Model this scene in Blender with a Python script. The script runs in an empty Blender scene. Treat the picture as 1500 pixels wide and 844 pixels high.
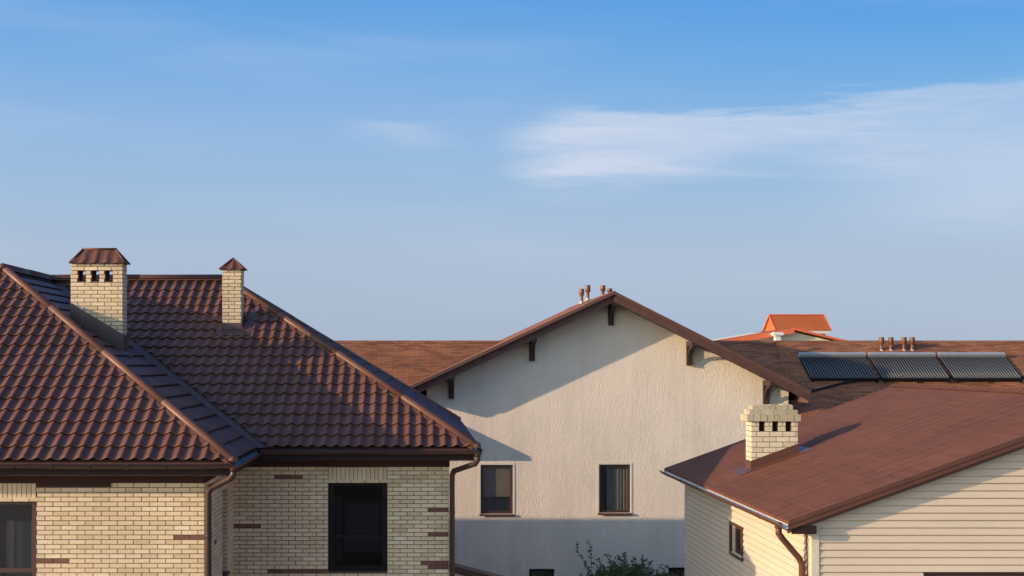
import bpy, bmesh, math, random
from mathutils import Vector as V, Matrix
R = math.radians
random.seed(7)
sc = bpy.context.scene
C = sc.collection

# ------------------------------------------------------------------ objects
def tag(o, label=None, cat=None, group=None, kind=None):
    if label: o['label'] = label
    if cat: o['category'] = cat
    if group: o['group'] = group
    if kind: o['kind'] = kind
    return o

def thing(name, loc, label, cat, group=None):
    o = bpy.data.objects.new(name, None); C.objects.link(o)
    o.empty_display_size = .3
    o.location = loc
    return tag(o, label, cat, group)

def wloc(o):
    v = V((0, 0, 0))
    while o is not None:
        v += o.location; o = o.parent
    return v

class MB:
    def __init__(s): s.v = []; s.f = []; s.m = []; s.sm = []
    def vert(s, p): s.v.append(V(p)); return len(s.v) - 1
    def face(s, idx, m=0, smooth=False): s.f.append(tuple(idx)); s.m.append(m); s.sm.append(smooth)
    def poly(s, pts, m=0): s.face([s.vert(p) for p in pts], m)
    def hexa(s, p, m=0):
        i = [s.vert(q) for q in p]
        for a in ((0, 3, 2, 1), (4, 5, 6, 7), (0, 1, 5, 4), (1, 2, 6, 5), (2, 3, 7, 6), (3, 0, 4, 7)):
            s.face([i[k] for k in a], m)
    def box(s, x0, x1, y0, y1, z0, z1, m=0):
        s.hexa([(x0, y0, z0), (x1, y0, z0), (x1, y1, z0), (x0, y1, z0), (x0, y0, z1), (x1, y0, z1), (x1, y1, z1), (x0, y1, z1)], m)
    def boxF(s, F, a0, a1, d0, d1, z0, z1, m=0):
        s.hexa([F(a0, d0, z0), F(a1, d0, z0), F(a1, d1, z0), F(a0, d1, z0), F(a0, d0, z1), F(a1, d0, z1), F(a1, d1, z1), F(a0, d1, z1)], m)
    def prism(s, pts, ext, m=0):
        ext = V(ext); n = len(pts)
        a = [s.vert(p) for p in pts]; b = [s.vert(V(p) + ext) for p in pts]
        s.face(a[::-1], m); s.face(b, m)
        for k in range(n): s.face([a[k], a[(k + 1) % n], b[(k + 1) % n], b[k]], m)
    def tube(s, pts, r, seg=12, m=0, caps=True, radii=None):
        pts = [V(p) for p in pts]; rings = []
        up0 = V((0, 0, 1))
        for k, p in enumerate(pts):
            t = (pts[min(k + 1, len(pts) - 1)] - pts[max(k - 1, 0)]).normalized()
            if 0 < k < len(pts) - 1:
                t1 = (p - pts[k - 1]).normalized(); t2 = (pts[k + 1] - p).normalized(); t = (t1 + t2).normalized()
                sc_ = 1 / max(.5, t.dot(t1))
            else: sc_ = 1
            ref = up0 if abs(t.z) < .95 else V((0, 1, 0))
            x = t.cross(ref).normalized(); y = x.cross(t).normalized()
            rr = radii[k] if radii else r
            rings.append([s.vert(p + (x * math.cos(2 * math.pi * j / seg) + y * math.sin(2 * math.pi * j / seg)) * rr * (sc_ if sc_ < 1.2 else 1.1)) for j in range(seg)])
        # keep rings untwisted
        for k in range(1, len(rings)):
            A, B = rings[k - 1], rings[k]
            best = min(range(seg), key=lambda o_: sum((s.v[A[j]] - s.v[B[(j + o_) % seg]]).length for j in range(0, seg, 3)))
            rings[k] = B[best:] + B[:best]
        for A, B in zip(rings, rings[1:]):
            for j in range(seg): s.face([A[j], A[(j + 1) % seg], B[(j + 1) % seg], B[j]], m, True)
        if caps:
            s.face(rings[0][::-1], m); s.face(rings[-1], m)
    def sweep(s, prof, p0, p1, side, m=0, mfun=None):
        """prof: closed list of (a,z): a along `side`, z up, swept p0->p1"""
        p0 = V(p0); p1 = V(p1); side = V(side); n = len(prof)
        A = [s.vert(p0 + side * a + V((0, 0, z))) for a, z in prof]
        B = [s.vert(p1 + side * a + V((0, 0, z))) for a, z in prof]
        for k in range(n): s.face([A[k], A[(k + 1) % n], B[(k + 1) % n], B[k]], mfun(k) if mfun else m)
        s.face(A[::-1], m); s.face(B, m)
    def build(s, name, mats, parent=None, clip=None, fixn=True):
        if not isinstance(mats, (list, tuple)): mats = [mats]
        me = bpy.data.meshes.new(name)
        base = wloc(parent) if parent else V((0, 0, 0))
        me.from_pydata([p - base for p in s.v], [], s.f)
        for m in mats: me.materials.append(m)
        me.polygons.foreach_set('material_index', s.m)
        me.polygons.foreach_set('use_smooth', s.sm)
        me.update()
        if clip or fixn:
            bm = bmesh.new(); bm.from_mesh(me)
            for co, no in (clip or []):
                bmesh.ops.bisect_plane(bm, geom=bm.verts[:] + bm.edges[:] + bm.faces[:], plane_co=V(co) - base, plane_no=V(no), clear_outer=True, dist=1e-5)
            if fixn: bmesh.ops.recalc_face_normals(bm, faces=bm.faces[:])
            bm.to_mesh(me); bm.free()
        # world-scale UVs: u level along the face, v up the face
        uv = me.uv_layers.new(name='uv'); d = uv.data
        vs = [v.co + base for v in me.vertices]
        for p in me.polygons:
            n = p.normal
            u = V((0, 0, 1)).cross(n)
            u = u.normalized() if u.length > .05 else V((1, 0, 0))
            w = n.cross(u)
            for li in p.loop_indices:
                c = vs[me.loops[li].vertex_index]; d[li].uv = (c.dot(u), c.dot(w))
        o = bpy.data.objects.new(name, me); C.objects.link(o)
        if parent: o.parent = parent
        return o

# ------------------------------------------------------------------ materials
def lin(r, g, b):
    f = lambda c: (c / 255 / 12.92) if c / 255 <= .04045 else ((c / 255 + .055) / 1.055) ** 2.4
    return (f(r), f(g), f(b), 1)

class NT:
    def __init__(s, mat):
        mat.use_nodes = True; s.t = mat.node_tree; s.n = s.t.nodes; s.l = s.t.links
    def add(s, typ, **kw):
        nd = s.n.new(typ)
        for k, v in kw.items():
            if k.startswith('i_'):
                key = k[2:]
                key = int(key) if key.isdigit() else key.replace('_', ' ')
                if hasattr(v, 'is_output'): s.l.new(v, nd.inputs[key])
                else: nd.inputs[key].default_value = v
            else: setattr(nd, k, v)
        return nd
    def math(s, op, a, b=None, c=None, clamp=False):
        nd = s.n.new('ShaderNodeMath'); nd.operation = op; nd.use_clamp = clamp
        for k, v in enumerate((a, b, c)):
            if v is None: continue
            if hasattr(v, 'is_output'): s.l.new(v, nd.inputs[k])
            else: nd.inputs[k].default_value = v
        return nd.outputs[0]
    def ramp(s, fac, stops, interp='LINEAR'):
        nd = s.n.new('ShaderNodeValToRGB'); nd.color_ramp.interpolation = interp
        e = nd.color_ramp.elements
        while len(e) < len(stops): e.new(.5)
        for k, (p, c) in enumerate(stops):
            e[k].position = p; e[k].color = c if len(c) == 4 else (*c, 1)
        s.l.new(fac, nd.inputs[0]); return nd.outputs[0]
    def mix(s, fac, a, b, mode='MIX'):
        nd = s.n.new('ShaderNodeMix'); nd.data_type = 'RGBA'; nd.blend_type = mode
        for inp, v in ((nd.inputs['Factor'], fac), (nd.inputs[6], a), (nd.inputs[7], b)):
            if hasattr(v, 'is_output'): s.l.new(v, inp)
            else: inp.default_value = v
        return nd.outputs[2]
    def smooth(s, x, lo, hi):
        nd = s.n.new('ShaderNodeMapRange'); nd.interpolation_type = 'SMOOTHSTEP'
        nd.inputs['From Min'].default_value = lo; nd.inputs['From Max'].default_value = hi
        s.l.new(x, nd.inputs['Value']); return nd.outputs['Result']

def g(v): return (v, v, v, 1)
def bsdf_mat(name):
    m = bpy.data.materials.new(name); nt = NT(m)
    return m, nt, nt.n['Principled BSDF']

def simple(name, col, rough=.6, var=.12, nscale=3, bump=0., bscale=40, metal=0., spec=None, stretch=(1, 1, 1)):
    m, nt, b = bsdf_mat(name)
    tc = nt.add('ShaderNodeTexCoord')
    mp = nt.add('ShaderNodeMapping'); nt.l.new(tc.outputs['Object'], mp.inputs[0]); mp.inputs['Scale'].default_value = stretch
    n1 = nt.add('ShaderNodeTexNoise', i_Vector=mp.outputs[0], i_Scale=nscale, i_Detail=5.0, i_Roughness=.6)
    c = nt.ramp(n1.outputs['Fac'], [(.3, tuple(x * (1 - var) for x in col[:3])), (.7, tuple(min(1, x * (1 + var)) for x in col[:3]))])
    nt.l.new(c, b.inputs['Base Color'])
    b.inputs['Roughness'].default_value = rough; b.inputs['Metallic'].default_value = metal
    if spec is not None: b.inputs['Specular IOR Level'].default_value = spec
    if bump:
        n2 = nt.add('ShaderNodeTexNoise', i_Vector=tc.outputs['Object'], i_Scale=bscale, i_Detail=4.0)
        bp = nt.add('ShaderNodeBump', i_Strength=1.0, i_Distance=bump, i_Height=n2.outputs['Fac'])
        nt.l.new(bp.outputs[0], b.inputs['Normal'])
    return m

def mat_brick(name, c1, c2, c3, rough=.75):
    m, nt, b = bsdf_mat(name)
    geo = nt.add('ShaderNodeNewGeometry'); tc = nt.add('ShaderNodeTexCoord')
    base = nt.ramp(geo.outputs['Random Per Island'], [(0, c1), (.35, c2), (.8, c2), (1, c3)])
    n1 = nt.add('ShaderNodeTexNoise', i_Vector=tc.outputs['Object'], i_Scale=28.0, i_Detail=4.0, i_Roughness=.65)
    k = nt.ramp(n1.outputs['Fac'], [(.25, g(.82)), (.6, g(1.05))])
    n3 = nt.add('ShaderNodeTexNoise', i_Vector=tc.outputs['Object'], i_Scale=.7, i_Detail=3.0)
    k2 = nt.ramp(n3.outputs['Fac'], [(.3, g(.88)), (.7, g(1.05))])
    c = nt.mix(1., nt.mix(1., base, k, 'MULTIPLY'), k2, 'MULTIPLY')
    nt.l.new(c, b.inputs['Base Color']); b.inputs['Roughness'].default_value = rough
    n2 = nt.add('ShaderNodeTexNoise', i_Vector=tc.outputs['Object'], i_Scale=70.0, i_Detail=5.0)
    bp = nt.add('ShaderNodeBump', i_Strength=.8, i_Distance=.004, i_Height=n2.outputs['Fac'])
    nt.l.new(bp.outputs[0], b.inputs['Normal'])
    return m

def mat_shingle(name, cols, tabw, rowh, mortar, rough=.9, bump=.006, msize=.012, blotch=.25):
    """asphalt shingles: tabs laid in rows on the world-scale UVs"""
    m, nt, b = bsdf_mat(name)
    uv = nt.add('ShaderNodeUVMap', uv_map='uv'); tc = nt.add('ShaderNodeTexCoord')
    br = nt.add('ShaderNodeTexBrick', i_Vector=uv.outputs[0], i_Color1=g(0.0), i_Color2=g(1.0), i_Mortar=g(.5), i_Scale=1.0, i_Mortar_Size=msize, i_Mortar_Smooth=.3, i_Bias=0.0, i_Brick_Width=tabw, i_Row_Height=rowh)
    br.offset = .5; br.offset_frequency = 2
    base = nt.ramp(br.outputs['Color'], [(k / (len(cols) - 1), c) for k, c in enumerate(cols)])
    n3 = nt.add('ShaderNodeTexNoise', i_Vector=tc.outputs['Object'], i_Scale=.6, i_Detail=4.0, i_Roughness=.6)
    k = nt.ramp(n3.outputs['Fac'], [(.3, g(1 - blotch)), (.7, g(1 + blotch * .6))])
    n4 = nt.add('ShaderNodeTexNoise', i_Vector=tc.outputs['Object'], i_Scale=45.0, i_Detail=2.0)
    k2 = nt.ramp(n4.outputs['Fac'], [(.3, g(.85)), (.7, g(1.12))])
    c = nt.mix(1., nt.mix(1., base, k, 'MULTIPLY'), k2, 'MULTIPLY')
    c = nt.mix(br.outputs['Fac'], c, mortar)
    nt.l.new(c, b.inputs['Base Color']); b.inputs['Roughness'].default_value = rough
    b.inputs['Specular IOR Level'].default_value = .25
    # each row's lower edge stands proud of the row below
    sp = nt.add('ShaderNodeSeparateXYZ', i_Vector=uv.outputs[0])
    fr = nt.math('FRACT', nt.math('DIVIDE', sp.outputs['Y'], rowh))
    h = nt.math('SUBTRACT', nt.math('MULTIPLY', nt.math('SUBTRACT', 1.0, fr), 1.0), nt.math('MULTIPLY', br.outputs['Fac'], .6))
    h = nt.math('ADD', h, nt.math('MULTIPLY', n4.outputs['Fac'], .35))
    bp = nt.add('ShaderNodeBump', i_Strength=1.0, i_Distance=bump, i_Height=h)
    nt.l.new(bp.outputs[0], b.inputs['Normal'])
    return m

def mat_stucco(name, col):
    m, nt, b = bsdf_mat(name)
    tc = nt.add('ShaderNodeTexCoord')
    mp = nt.add('ShaderNodeMapping'); nt.l.new(tc.outputs['Object'], mp.inputs[0]); mp.inputs['Scale'].default_value = (1.25, 1.0, .8)
    n1 = nt.add('ShaderNodeTexNoise', i_Vector=mp.outputs[0], i_Scale=.5, i_Detail=6.0, i_Roughness=.6)
    k = nt.ramp(n1.outputs['Fac'], [(.3, g(.90)), (.7, g(1.04))])
    st = nt.add('ShaderNodeMapping'); nt.l.new(tc.outputs['Object'], st.inputs[0]); st.inputs['Scale'].default_value = (2.4, 2.4, .16)
    n5 = nt.add('ShaderNodeTexNoise', i_Vector=st.outputs[0], i_Scale=1.0, i_Detail=5.0, i_Roughness=.65)
    k2 = nt.ramp(n5.outputs['Fac'], [(.36, g(.93)), (.55, g(1.0))])
    c = nt.mix(1., nt.mix(1., col, k, 'MULTIPLY'), k2, 'MULTIPLY')
    nt.l.new(c, b.inputs['Base Color']); b.inputs['Roughness'].default_value = .92
    b.inputs['Specular IOR Level'].default_value = .2
    n2 = nt.add('ShaderNodeTexNoise', i_Vector=mp.outputs[0], i_Scale=12.5, i_Detail=8.0, i_Roughness=.8, i_Distortion=0.)
    n3 = nt.add('ShaderNodeTexNoise', i_Vector=mp.outputs[0], i_Scale=2.0, i_Detail=3.0)
    h = nt.math('ADD', n2.outputs['Fac'], nt.math('MULTIPLY', n3.outputs['Fac'], .25))
    bp = nt.add('ShaderNodeBump', i_Strength=1.0, i_Distance=.066, i_Height=h)
    nt.l.new(bp.outputs[0], b.inputs['Normal'])
    return m

def mat_tile(name, col, rough=.42):
    m, nt, b = bsdf_mat(name)
    tc = nt.add('ShaderNodeTexCoord')
    n1 = nt.add('ShaderNodeTexNoise', i_Vector=tc.outputs['Object'], i_Scale=1.3, i_Detail=6.0, i_Roughness=.65)
    k = nt.ramp(n1.outputs['Fac'], [(.3, g(.78)), (.7, g(1.15))])
    n2 = nt.add('ShaderNodeTexNoise', i_Vector=tc.outputs['Object'], i_Scale=30.0, i_Detail=3.0)
    k2 = nt.ramp(n2.outputs['Fac'], [(.35, g(.9)), (.7, g(1.08))])
    # dust lying in faint patches
    c = nt.mix(1., nt.mix(1., col, k, 'MULTIPLY'), k2, 'MULTIPLY')
    nt.l.new(c, b.inputs['Base Color'])
    r = nt.ramp(n1.outputs['Fac'], [(.3, g(rough + .12)), (.7, g(rough - .05))])
    nt.l.new(r, b.inputs['Roughness'])
    b.inputs['Specular IOR Level'].default_value = .27
    bp = nt.add('ShaderNodeBump', i_Strength=.5, i_Distance=.002, i_Height=n2.outputs['Fac'])
    nt.l.new(bp.outputs[0], b.inputs['Normal'])
    return m

def mat_glass(name, tint=(.75, .78, .8, 1), rough=.02, refl=.025):
    m = bpy.data.materials.new(name); nt = NT(m)
    nt.n.remove(nt.n['Principled BSDF']); out = nt.n['Material Output']
    lw = nt.add('ShaderNodeLayerWeight', i_Blend=.5)
    tr = nt.add('ShaderNodeBsdfTransparent', i_Color=tint)
    gl = nt.add('ShaderNodeBsdfGlossy', i_Roughness=rough, i_Color=g(.95))
    f = nt.math('ADD', nt.math('MULTIPLY', nt.math('POWER', lw.outputs['Facing'], 5.0), .6), refl)
    mx = nt.add('ShaderNodeMixShader'); nt.l.new(f, mx.inputs[0]); nt.l.new(tr.outputs[0], mx.inputs[1]); nt.l.new(gl.outputs[0], mx.inputs[2])
    nt.l.new(mx.outputs[0], out.inputs[0])
    return m

M = {}
M['tile'] = mat_tile('metal_tile_brown', (.134, .055, .037, 1), .48)
M['cap'] = mat_tile('ridge_cap_brown', (.145, .060, .040, 1), .42)
M['flash'] = simple('flashing_brown', (.085, .045, .04, 1), .5, .15)
M['gutter'] = simple('gutter_brown', (.055, .027, .025, 1), .35, .12, spec=.35)
M['gutter_s'] = simple('gutter_brown_side', (.105, .043, .03, 1), .4, .15, spec=.3)
M['fascia'] = simple('fascia_dark', (.03, .016, .017, 1), .6, .15, spec=.15)
M['frieze'] = simple('frieze_brown', (.05, .022, .02, 1), .7, .15, spec=.15)
M['brick'] = mat_brick('cream_brick', (.56, .42, .26, 1), (.69, .525, .34, 1), (.76, .61, .43, 1))
M['brickw'] = mat_brick('pale_brick', (.55, .47, .33, 1), (.64, .55, .40, 1), (.70, .61, .46, 1))
M['brickc'] = mat_brick('crown_brick', (.36, .31, .21, 1), (.43, .37, .26, 1), (.50, .44, .32, 1))
M['brickd'] = mat_brick('brown_brick', (.13, .055, .04, 1), (.16, .066, .045, 1), (.19, .08, .055, 1))
M['mortar'] = simple('mortar', (.095, .05, .033, 1), .9, .2, 12)
M['stucco'] = mat_stucco('stucco', (.83, .715, .615, 1))
M['trim'] = simple('stucco_trim', (.62, .56, .49, 1), .85, .06)
M['shingle'] = mat_shingle('shingle_orange', [(.19, .068, .034, 1), (.28, .10, .046, 1), (.36, .138, .06, 1), (.24, .11, .06, 1)], .36, .095, (.12, .048, .03, 1), msize=.008, bump=.004)
M['edge'] = simple('drip_edge', (.10, .045, .035, 1), .5, .15)
M['board'] = simple('fascia_board', (.088, .037, .030, 1), .7, .25, 6, stretch=(1, 1, 1), bump=.003, bscale=30)
M['timber'] = simple('bracket_timber', (.038, .020, .016, 1), .7, .25, 8, bump=.002)
M['soffit'] = simple('soffit', (.12, .06, .045, 1), .7, .15)
M['frame'] = simple('window_frame_dark', (.010, .008, .010, 1), .5, .1, spec=.15)
M['frameb'] = simple('window_frame_brown', (.07, .027, .02, 1), .45, .15)
M['frames'] = simple('window_frame_umber', (.06, .026, .02, 1), .45, .15)
M['glass'] = mat_glass('glass', (.88, .9, .92, 1))
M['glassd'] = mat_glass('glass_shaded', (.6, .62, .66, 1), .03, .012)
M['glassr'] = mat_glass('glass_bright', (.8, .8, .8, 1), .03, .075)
M['curtain'] = simple('curtain', (.20, .165, .125, 1), .9, .05)
M['curtaind'] = simple('curtain_dark', (.07, .065, .07, 1), .9, .1)
M['blind'] = simple('blind', (.22, .175, .13, 1), .9, .05)
M['floor'] = simple('room_dark', (.08, .07, .065, 1), .9, .1)
M['siding'] = simple('vinyl_siding', (.585, .475, .365, 1), .55, .05, 1.2, stretch=(.4, .4, 3))
M['sidetrim'] = simple('siding_trim', (.58, .51, .41, 1), .5, .04)
M['white'] = simple('white_metal', (.62, .60, .58, 1), .35, .08)
M['steel'] = simple('zinc', (.24, .24, .24, 1), .8, .1, spec=.1)
M['vent'] = simple('vent_brown', (.16, .06, .032, 1), .5, .2)
M['alu'] = simple('aluminium', (.36, .36, .37, 1), .5, .08, metal=.2)
M['black'] = simple('black_metal', (.012, .012, .013, 1), .5, .1, spec=.15)
M['sealant'] = simple('pale_sealant', (.42, .36, .31, 1), .6, .1)
M['orange'] = mat_shingle('orange_tiles', [(.50, .125, .03, 1), (.60, .16, .04, 1), (.55, .14, .035, 1)], .16, .16, (.40, .09, .02, 1), .6, .02, .02, .1)
M['oedge'] = simple('orange_edge', (.62, .13, .05, 1), .5, .08)
M['cream'] = simple('cream_render', (.62, .58, .44, 1), .9, .06)
M['pale'] = simple('pale_sheet', (.66, .6, .52, 1), .6, .05)
M['bark'] = simple('bark', (.07, .05, .035, 1), .9, .3, 10)

def mat_sroof():
    """dark red bitumen shingles, nearly plain, a few lifted seams"""
    m, nt, b = bsdf_mat('shingle_red_brown')
    uv = nt.add('ShaderNodeUVMap', uv_map='uv'); tc = nt.add('ShaderNodeTexCoord')
    n3 = nt.add('ShaderNodeTexNoise', i_Vector=tc.outputs['Object'], i_Scale=.55, i_Detail=5.0, i_Roughness=.6)
    k = nt.ramp(n3.outputs['Fac'], [(.3, g(.86)), (.7, g(1.12))])
    n4 = nt.add('ShaderNodeTexNoise', i_Vector=tc.outputs['Object'], i_Scale=60.0, i_Detail=3.0)
    k2 = nt.ramp(n4.outputs['Fac'], [(.3, g(.84)), (.7, g(1.14))])
    br = nt.add('ShaderNodeTexBrick', i_Vector=uv.outputs[0], i_Color1=g(.92), i_Color2=g(1.06), i_Mortar=g(.9), i_Scale=1.0, i_Mortar_Size=.004, i_Mortar_Smooth=.3, i_Brick_Width=1.0, i_Row_Height=.145)
    br.offset = .37; br.offset_frequency = 2
    c = nt.mix(1., (.150, .055, .031, 1), k, 'MULTIPLY'); c = nt.mix(1., c, k2, 'MULTIPLY'); c = nt.mix(1., c, br.outputs['Color'], 'MULTIPLY')
    sp = nt.add('ShaderNodeSeparateXYZ', i_Vector=uv.outputs[0])
    # a few long seams run up the slope; faint rows of tabs run level
    sw = nt.add('ShaderNodeCombineXYZ'); nt.l.new(sp.outputs['Y'], sw.inputs[0]); nt.l.new(sp.outputs['X'], sw.inputs[1])
    b2 = nt.add('ShaderNodeTexBrick', i_Vector=sw.outputs[0], i_Color1=g(1), i_Color2=g(1), i_Mortar=g(0), i_Scale=1.0, i_Mortar_Size=.015, i_Mortar_Smooth=.2, i_Brick_Width=19.0, i_Row_Height=.41)
    nm = nt.add('ShaderNodeMapping'); nt.l.new(uv.outputs[0], nm.inputs[0]); nm.inputs['Scale'].default_value = (2.4, .62, 1)
    n5 = nt.add('ShaderNodeTexNoise', i_Vector=nm.outputs[0], i_Scale=1.2, i_Detail=2.0)
    mask = nt.smooth(n5.outputs['Fac'], .47, .50)
    nm2 = nt.add('ShaderNodeMapping'); nt.l.new(uv.outputs[0], nm2.inputs[0]); nm2.inputs['Scale'].default_value = (.8, 1.4, 1)
    n6 = nt.add('ShaderNodeTexNoise', i_Vector=nm2.outputs[0], i_Scale=1.1, i_Detail=2.0)
    mask2 = nt.smooth(n6.outputs['Fac'], .5, .62)
    fr = nt.math('FRACT', nt.math('DIVIDE', sp.outputs['Y'], .145))
    row = nt.math('MULTIPLY', nt.smooth(fr, 0.0, .2), nt.math('ADD', nt.math('MULTIPLY', mask2, .22), .10))
    seam = nt.math('MULTIPLY', b2.outputs['Fac'], mask)
    row = nt.math('ADD', row, nt.math('MULTIPLY', seam, 1.1))
    c = nt.mix(nt.math('MULTIPLY', seam, .75), c, (.04, .018, .014, 1))
    nt.l.new(c, b.inputs['Base Color']); b.inputs['Roughness'].default_value = .82
    b.inputs['Specular IOR Level'].default_value = .2
    h = nt.math('SUBTRACT', nt.math('MULTIPLY', n4.outputs['Fac'], .3), row)
    bp = nt.add('ShaderNodeBump', i_Strength=1.0, i_Distance=.012, i_Height=h)
    nt.l.new(bp.outputs[0], b.inputs['Normal'])
    return m
M['sroof'] = mat_sroof()

def mat_leaf():
    m, nt, b = bsdf_mat('leaf')
    geo = nt.add('ShaderNodeNewGeometry')
    c = nt.ramp(geo.outputs['Random Per Island'], [(0, (.03, .06, .018, 1)), (.5, (.05, .095, .028, 1)), (1, (.085, .13, .04, 1))])
    nt.l.new(c, b.inputs['Base Color']); b.inputs['Roughness'].default_value = .5
    return m
M['leaf'] = mat_leaf()
def mat_bounce_ground():
    m, nt, b = bsdf_mat('bounce_ground')
    tc = nt.add('ShaderNodeTexCoord')
    n1 = nt.add('ShaderNodeTexNoise', i_Vector=tc.outputs['Object'], i_Scale=.12, i_Detail=8.0, i_Roughness=.7)
    n2 = nt.add('ShaderNodeTexNoise', i_Vector=tc.outputs['Object'], i_Scale=14.0, i_Detail=6.0)
    c = nt.ramp(n1.outputs['Fac'], [(.3, (.20, .17, .12, 1)), (.5, (.30, .26, .20, 1)), (.7, (.36, .31, .25, 1))])  # unseen ground, lightened so it bounces warm fill onto the walls
    c = nt.mix(.6, c, nt.ramp(n2.outputs['Fac'], [(.3, g(.5)), (.7, g(1.3))]), 'MULTIPLY')
    nt.l.new(c, b.inputs['Base Color']); b.inputs['Roughness'].default_value = .95
    bp = nt.add('ShaderNodeBump', i_Strength=.8, i_Distance=.05, i_Height=n2.outputs['Fac'])
    nt.l.new(bp.outputs[0], b.inputs['Normal'])
    return m
M['bounce_ground'] = mat_bounce_ground()

# ------------------------------------------------------------------ building helpers
def frameF(O, u, n):
    """F(a, d, z): a metres along the wall, d metres INTO the wall, z world height"""
    O = V(O); u = V(u); n = V(n)
    return lambda a, d, z: V((O.x + u.x * a - n.x * d, O.y + u.y * a - n.y * d, z))

def wall(mb, F, L, z0, z1, th, holes=(), m=0, a_start=0.):
    xs = sorted({a_start, L, *[h[0] for h in holes], *[h[1] for h in holes]})
    for a0, a1 in zip(xs, xs[1:]):
        hs = sorted([(h[2], h[3]) for h in holes if h[0] < (a0 + a1) / 2 < h[1]])
        z = z0
        for h0, h1 in hs:
            if h0 > z: mb.boxF(F, a0, a1, 0, th, z, h0, m)
            z = h1
        if z1 > z: mb.boxF(F, a0, a1, 0, th, z, z1, m)

def bricks(mb, F, L, ztop, zbot, holes=(), accents=(), lintels=(), bl=.262, ch=.077, j=.0125, proud=.009, m=0, macc=1, shift=0., back=.03, a_start=0.):
    """real bricks in running bond standing proud of the mortar behind"""
    k = 0; z = ztop
    holes = list(holes)
    while z - ch > zbot:
        z0, z1 = z - ch + j, z
        zm = (z0 + z1) / 2
        off = (bl / 2 if k % 2 else 0.) + shift
        a = a_start - (bl - off % bl if off % bl else 0)
        while a < L:
            b0, b1 = max(a, a_start), min(a + bl - j, L)
            segs = [(b0, b1)]
            for h in holes + [(l[0] - .0, l[1] + .0, l[2], l[3]) for l in lintels]:
                if h[2] < zm < h[3]:
                    ns = []
                    for s0, s1 in segs:
                        if s1 <= h[0] or s0 >= h[1]: ns.append((s0, s1)); continue
                        if s0 < h[0]: ns.append((s0, h[0] - j * .6))
                        if s1 > h[1]: ns.append((h[1] + j * .6, s1))
                    segs = ns
            for s0, s1 in segs:
                if s1 - s0 < .02: continue
                mi = m
                for ac in accents:
                    if ac[2] < zm < ac[3] and ac[0] < (s0 + s1) / 2 < ac[1]: mi = macc
                jx = random.uniform(-.0012, .0012)
                mb.boxF(F, s0, s1, -proud + jx, back, z0, z1, mi)
            a += bl
        z -= ch; k += 1
    for l in lintels:   # soldier course over an opening
        a = l[0]; n = max(1, round((l[1] - l[0]) / .079)); w = (l[1] - l[0]) / n
        for i in range(n):
            mb.boxF(F, a + i * w + .005, a + (i + 1) * w - .005, -proud + random.uniform(-.001, .001), back, l[2] + .006, l[3] - .004, m)

def window(parent, F, a0, a1, z0, z1, rec=.1, fw=.06, bars=(), mf='frame', label=None, sill=None, silld=.05, curtains=(), sash=.035, gm='glass'):
    mb = MB()
    d0, d1 = rec, rec + .07
    mb.boxF(F, a0, a1, d0, d1, z1 - fw, z1); mb.boxF(F, a0, a1, d0, d1, z0, z0 + fw)
    mb.boxF(F, a0, a0 + fw, d0, d1, z0 + fw, z1 - fw); mb.boxF(F, a1 - fw, a1, d0, d1, z0 + fw, z1 - fw)
    # inner sash, set back a little
    i0, i1, j0, j1 = a0 + fw, a1 - fw, z0 + fw, z1 - fw
    e0, e1 = d0 + .012, d1 - .01
    mb.boxF(F, i0, i1, e0, e1, j1 - sash, j1); mb.boxF(F, i0, i1, e0, e1, j0, j0 + sash)
    mb.boxF(F, i0, i0 + sash, e0, e1, j0 + sash, j1 - sash); mb.boxF(F, i1 - sash, i1, e0, e1, j0 + sash, j1 - sash)
    for kind, p, w in bars:
        if kind == 'h': mb.boxF(F, i0 + sash, i1 - sash, e0 + .004, e1 - .004, p - w / 2, p + w / 2)
        else: mb.boxF(F, p - w / 2, p + w / 2, e0 + .004, e1 - .004, j0 + sash, j1 - sash)
    w = mb.build('window', M[mf], parent)
    if label: w['label'] = label
    p = MB(); dg = d0 + .04
    p.boxF(F, i0 + sash * .6, i1 - sash * .6, dg, dg + .006, j0 + sash * .6, j1 - sash * .6)
    p.build('pane', M[gm], w)
    for (c0, c1, cz0, cz1, dd, mat, nfold) in curtains:
        c = MB(); N = max(8, int((c1 - c0) * 90)); rows = []
        amp = .010 if nfold else 0.
        for zz in (cz0, cz1):
            rows.append([c.vert(F(c0 + (c1 - c0) * i / N, dd + amp * math.sin(i / N * nfold * 6.283 + .8 * math.sin(i * .5)), zz)) for i in range(N + 1)])
        for i in range(N): c.face([rows[0][i], rows[0][i + 1], rows[1][i + 1], rows[1][i]], 0, True)
        c.build('curtain' if nfold else 'blind', M[mat], w, fixn=False)
    if sill:
        s = MB(); s.boxF(F, a0 - .04, a1 + .04, -silld, d0, z0 - .035, z0 - .008); s.boxF(F, a0 - .04, a1 + .04, -silld, -silld + .012, z0 - .06, z0 - .0351)
        s.build('window_sill', M[sill], w)
    return w

def half_round(r=.065, t=.006, n=9):
    out = [(r * math.cos(math.pi + math.pi * k / (n - 1)), r * math.sin(math.pi + math.pi * k / (n - 1))) for k in range(n)]
    inn = [((r - t) * math.cos(math.pi + math.pi * k / (n - 1)), (r - t) * math.sin(math.pi + math.pi * k / (n - 1))) for k in range(n)][::-1]
    return out + inn

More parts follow.
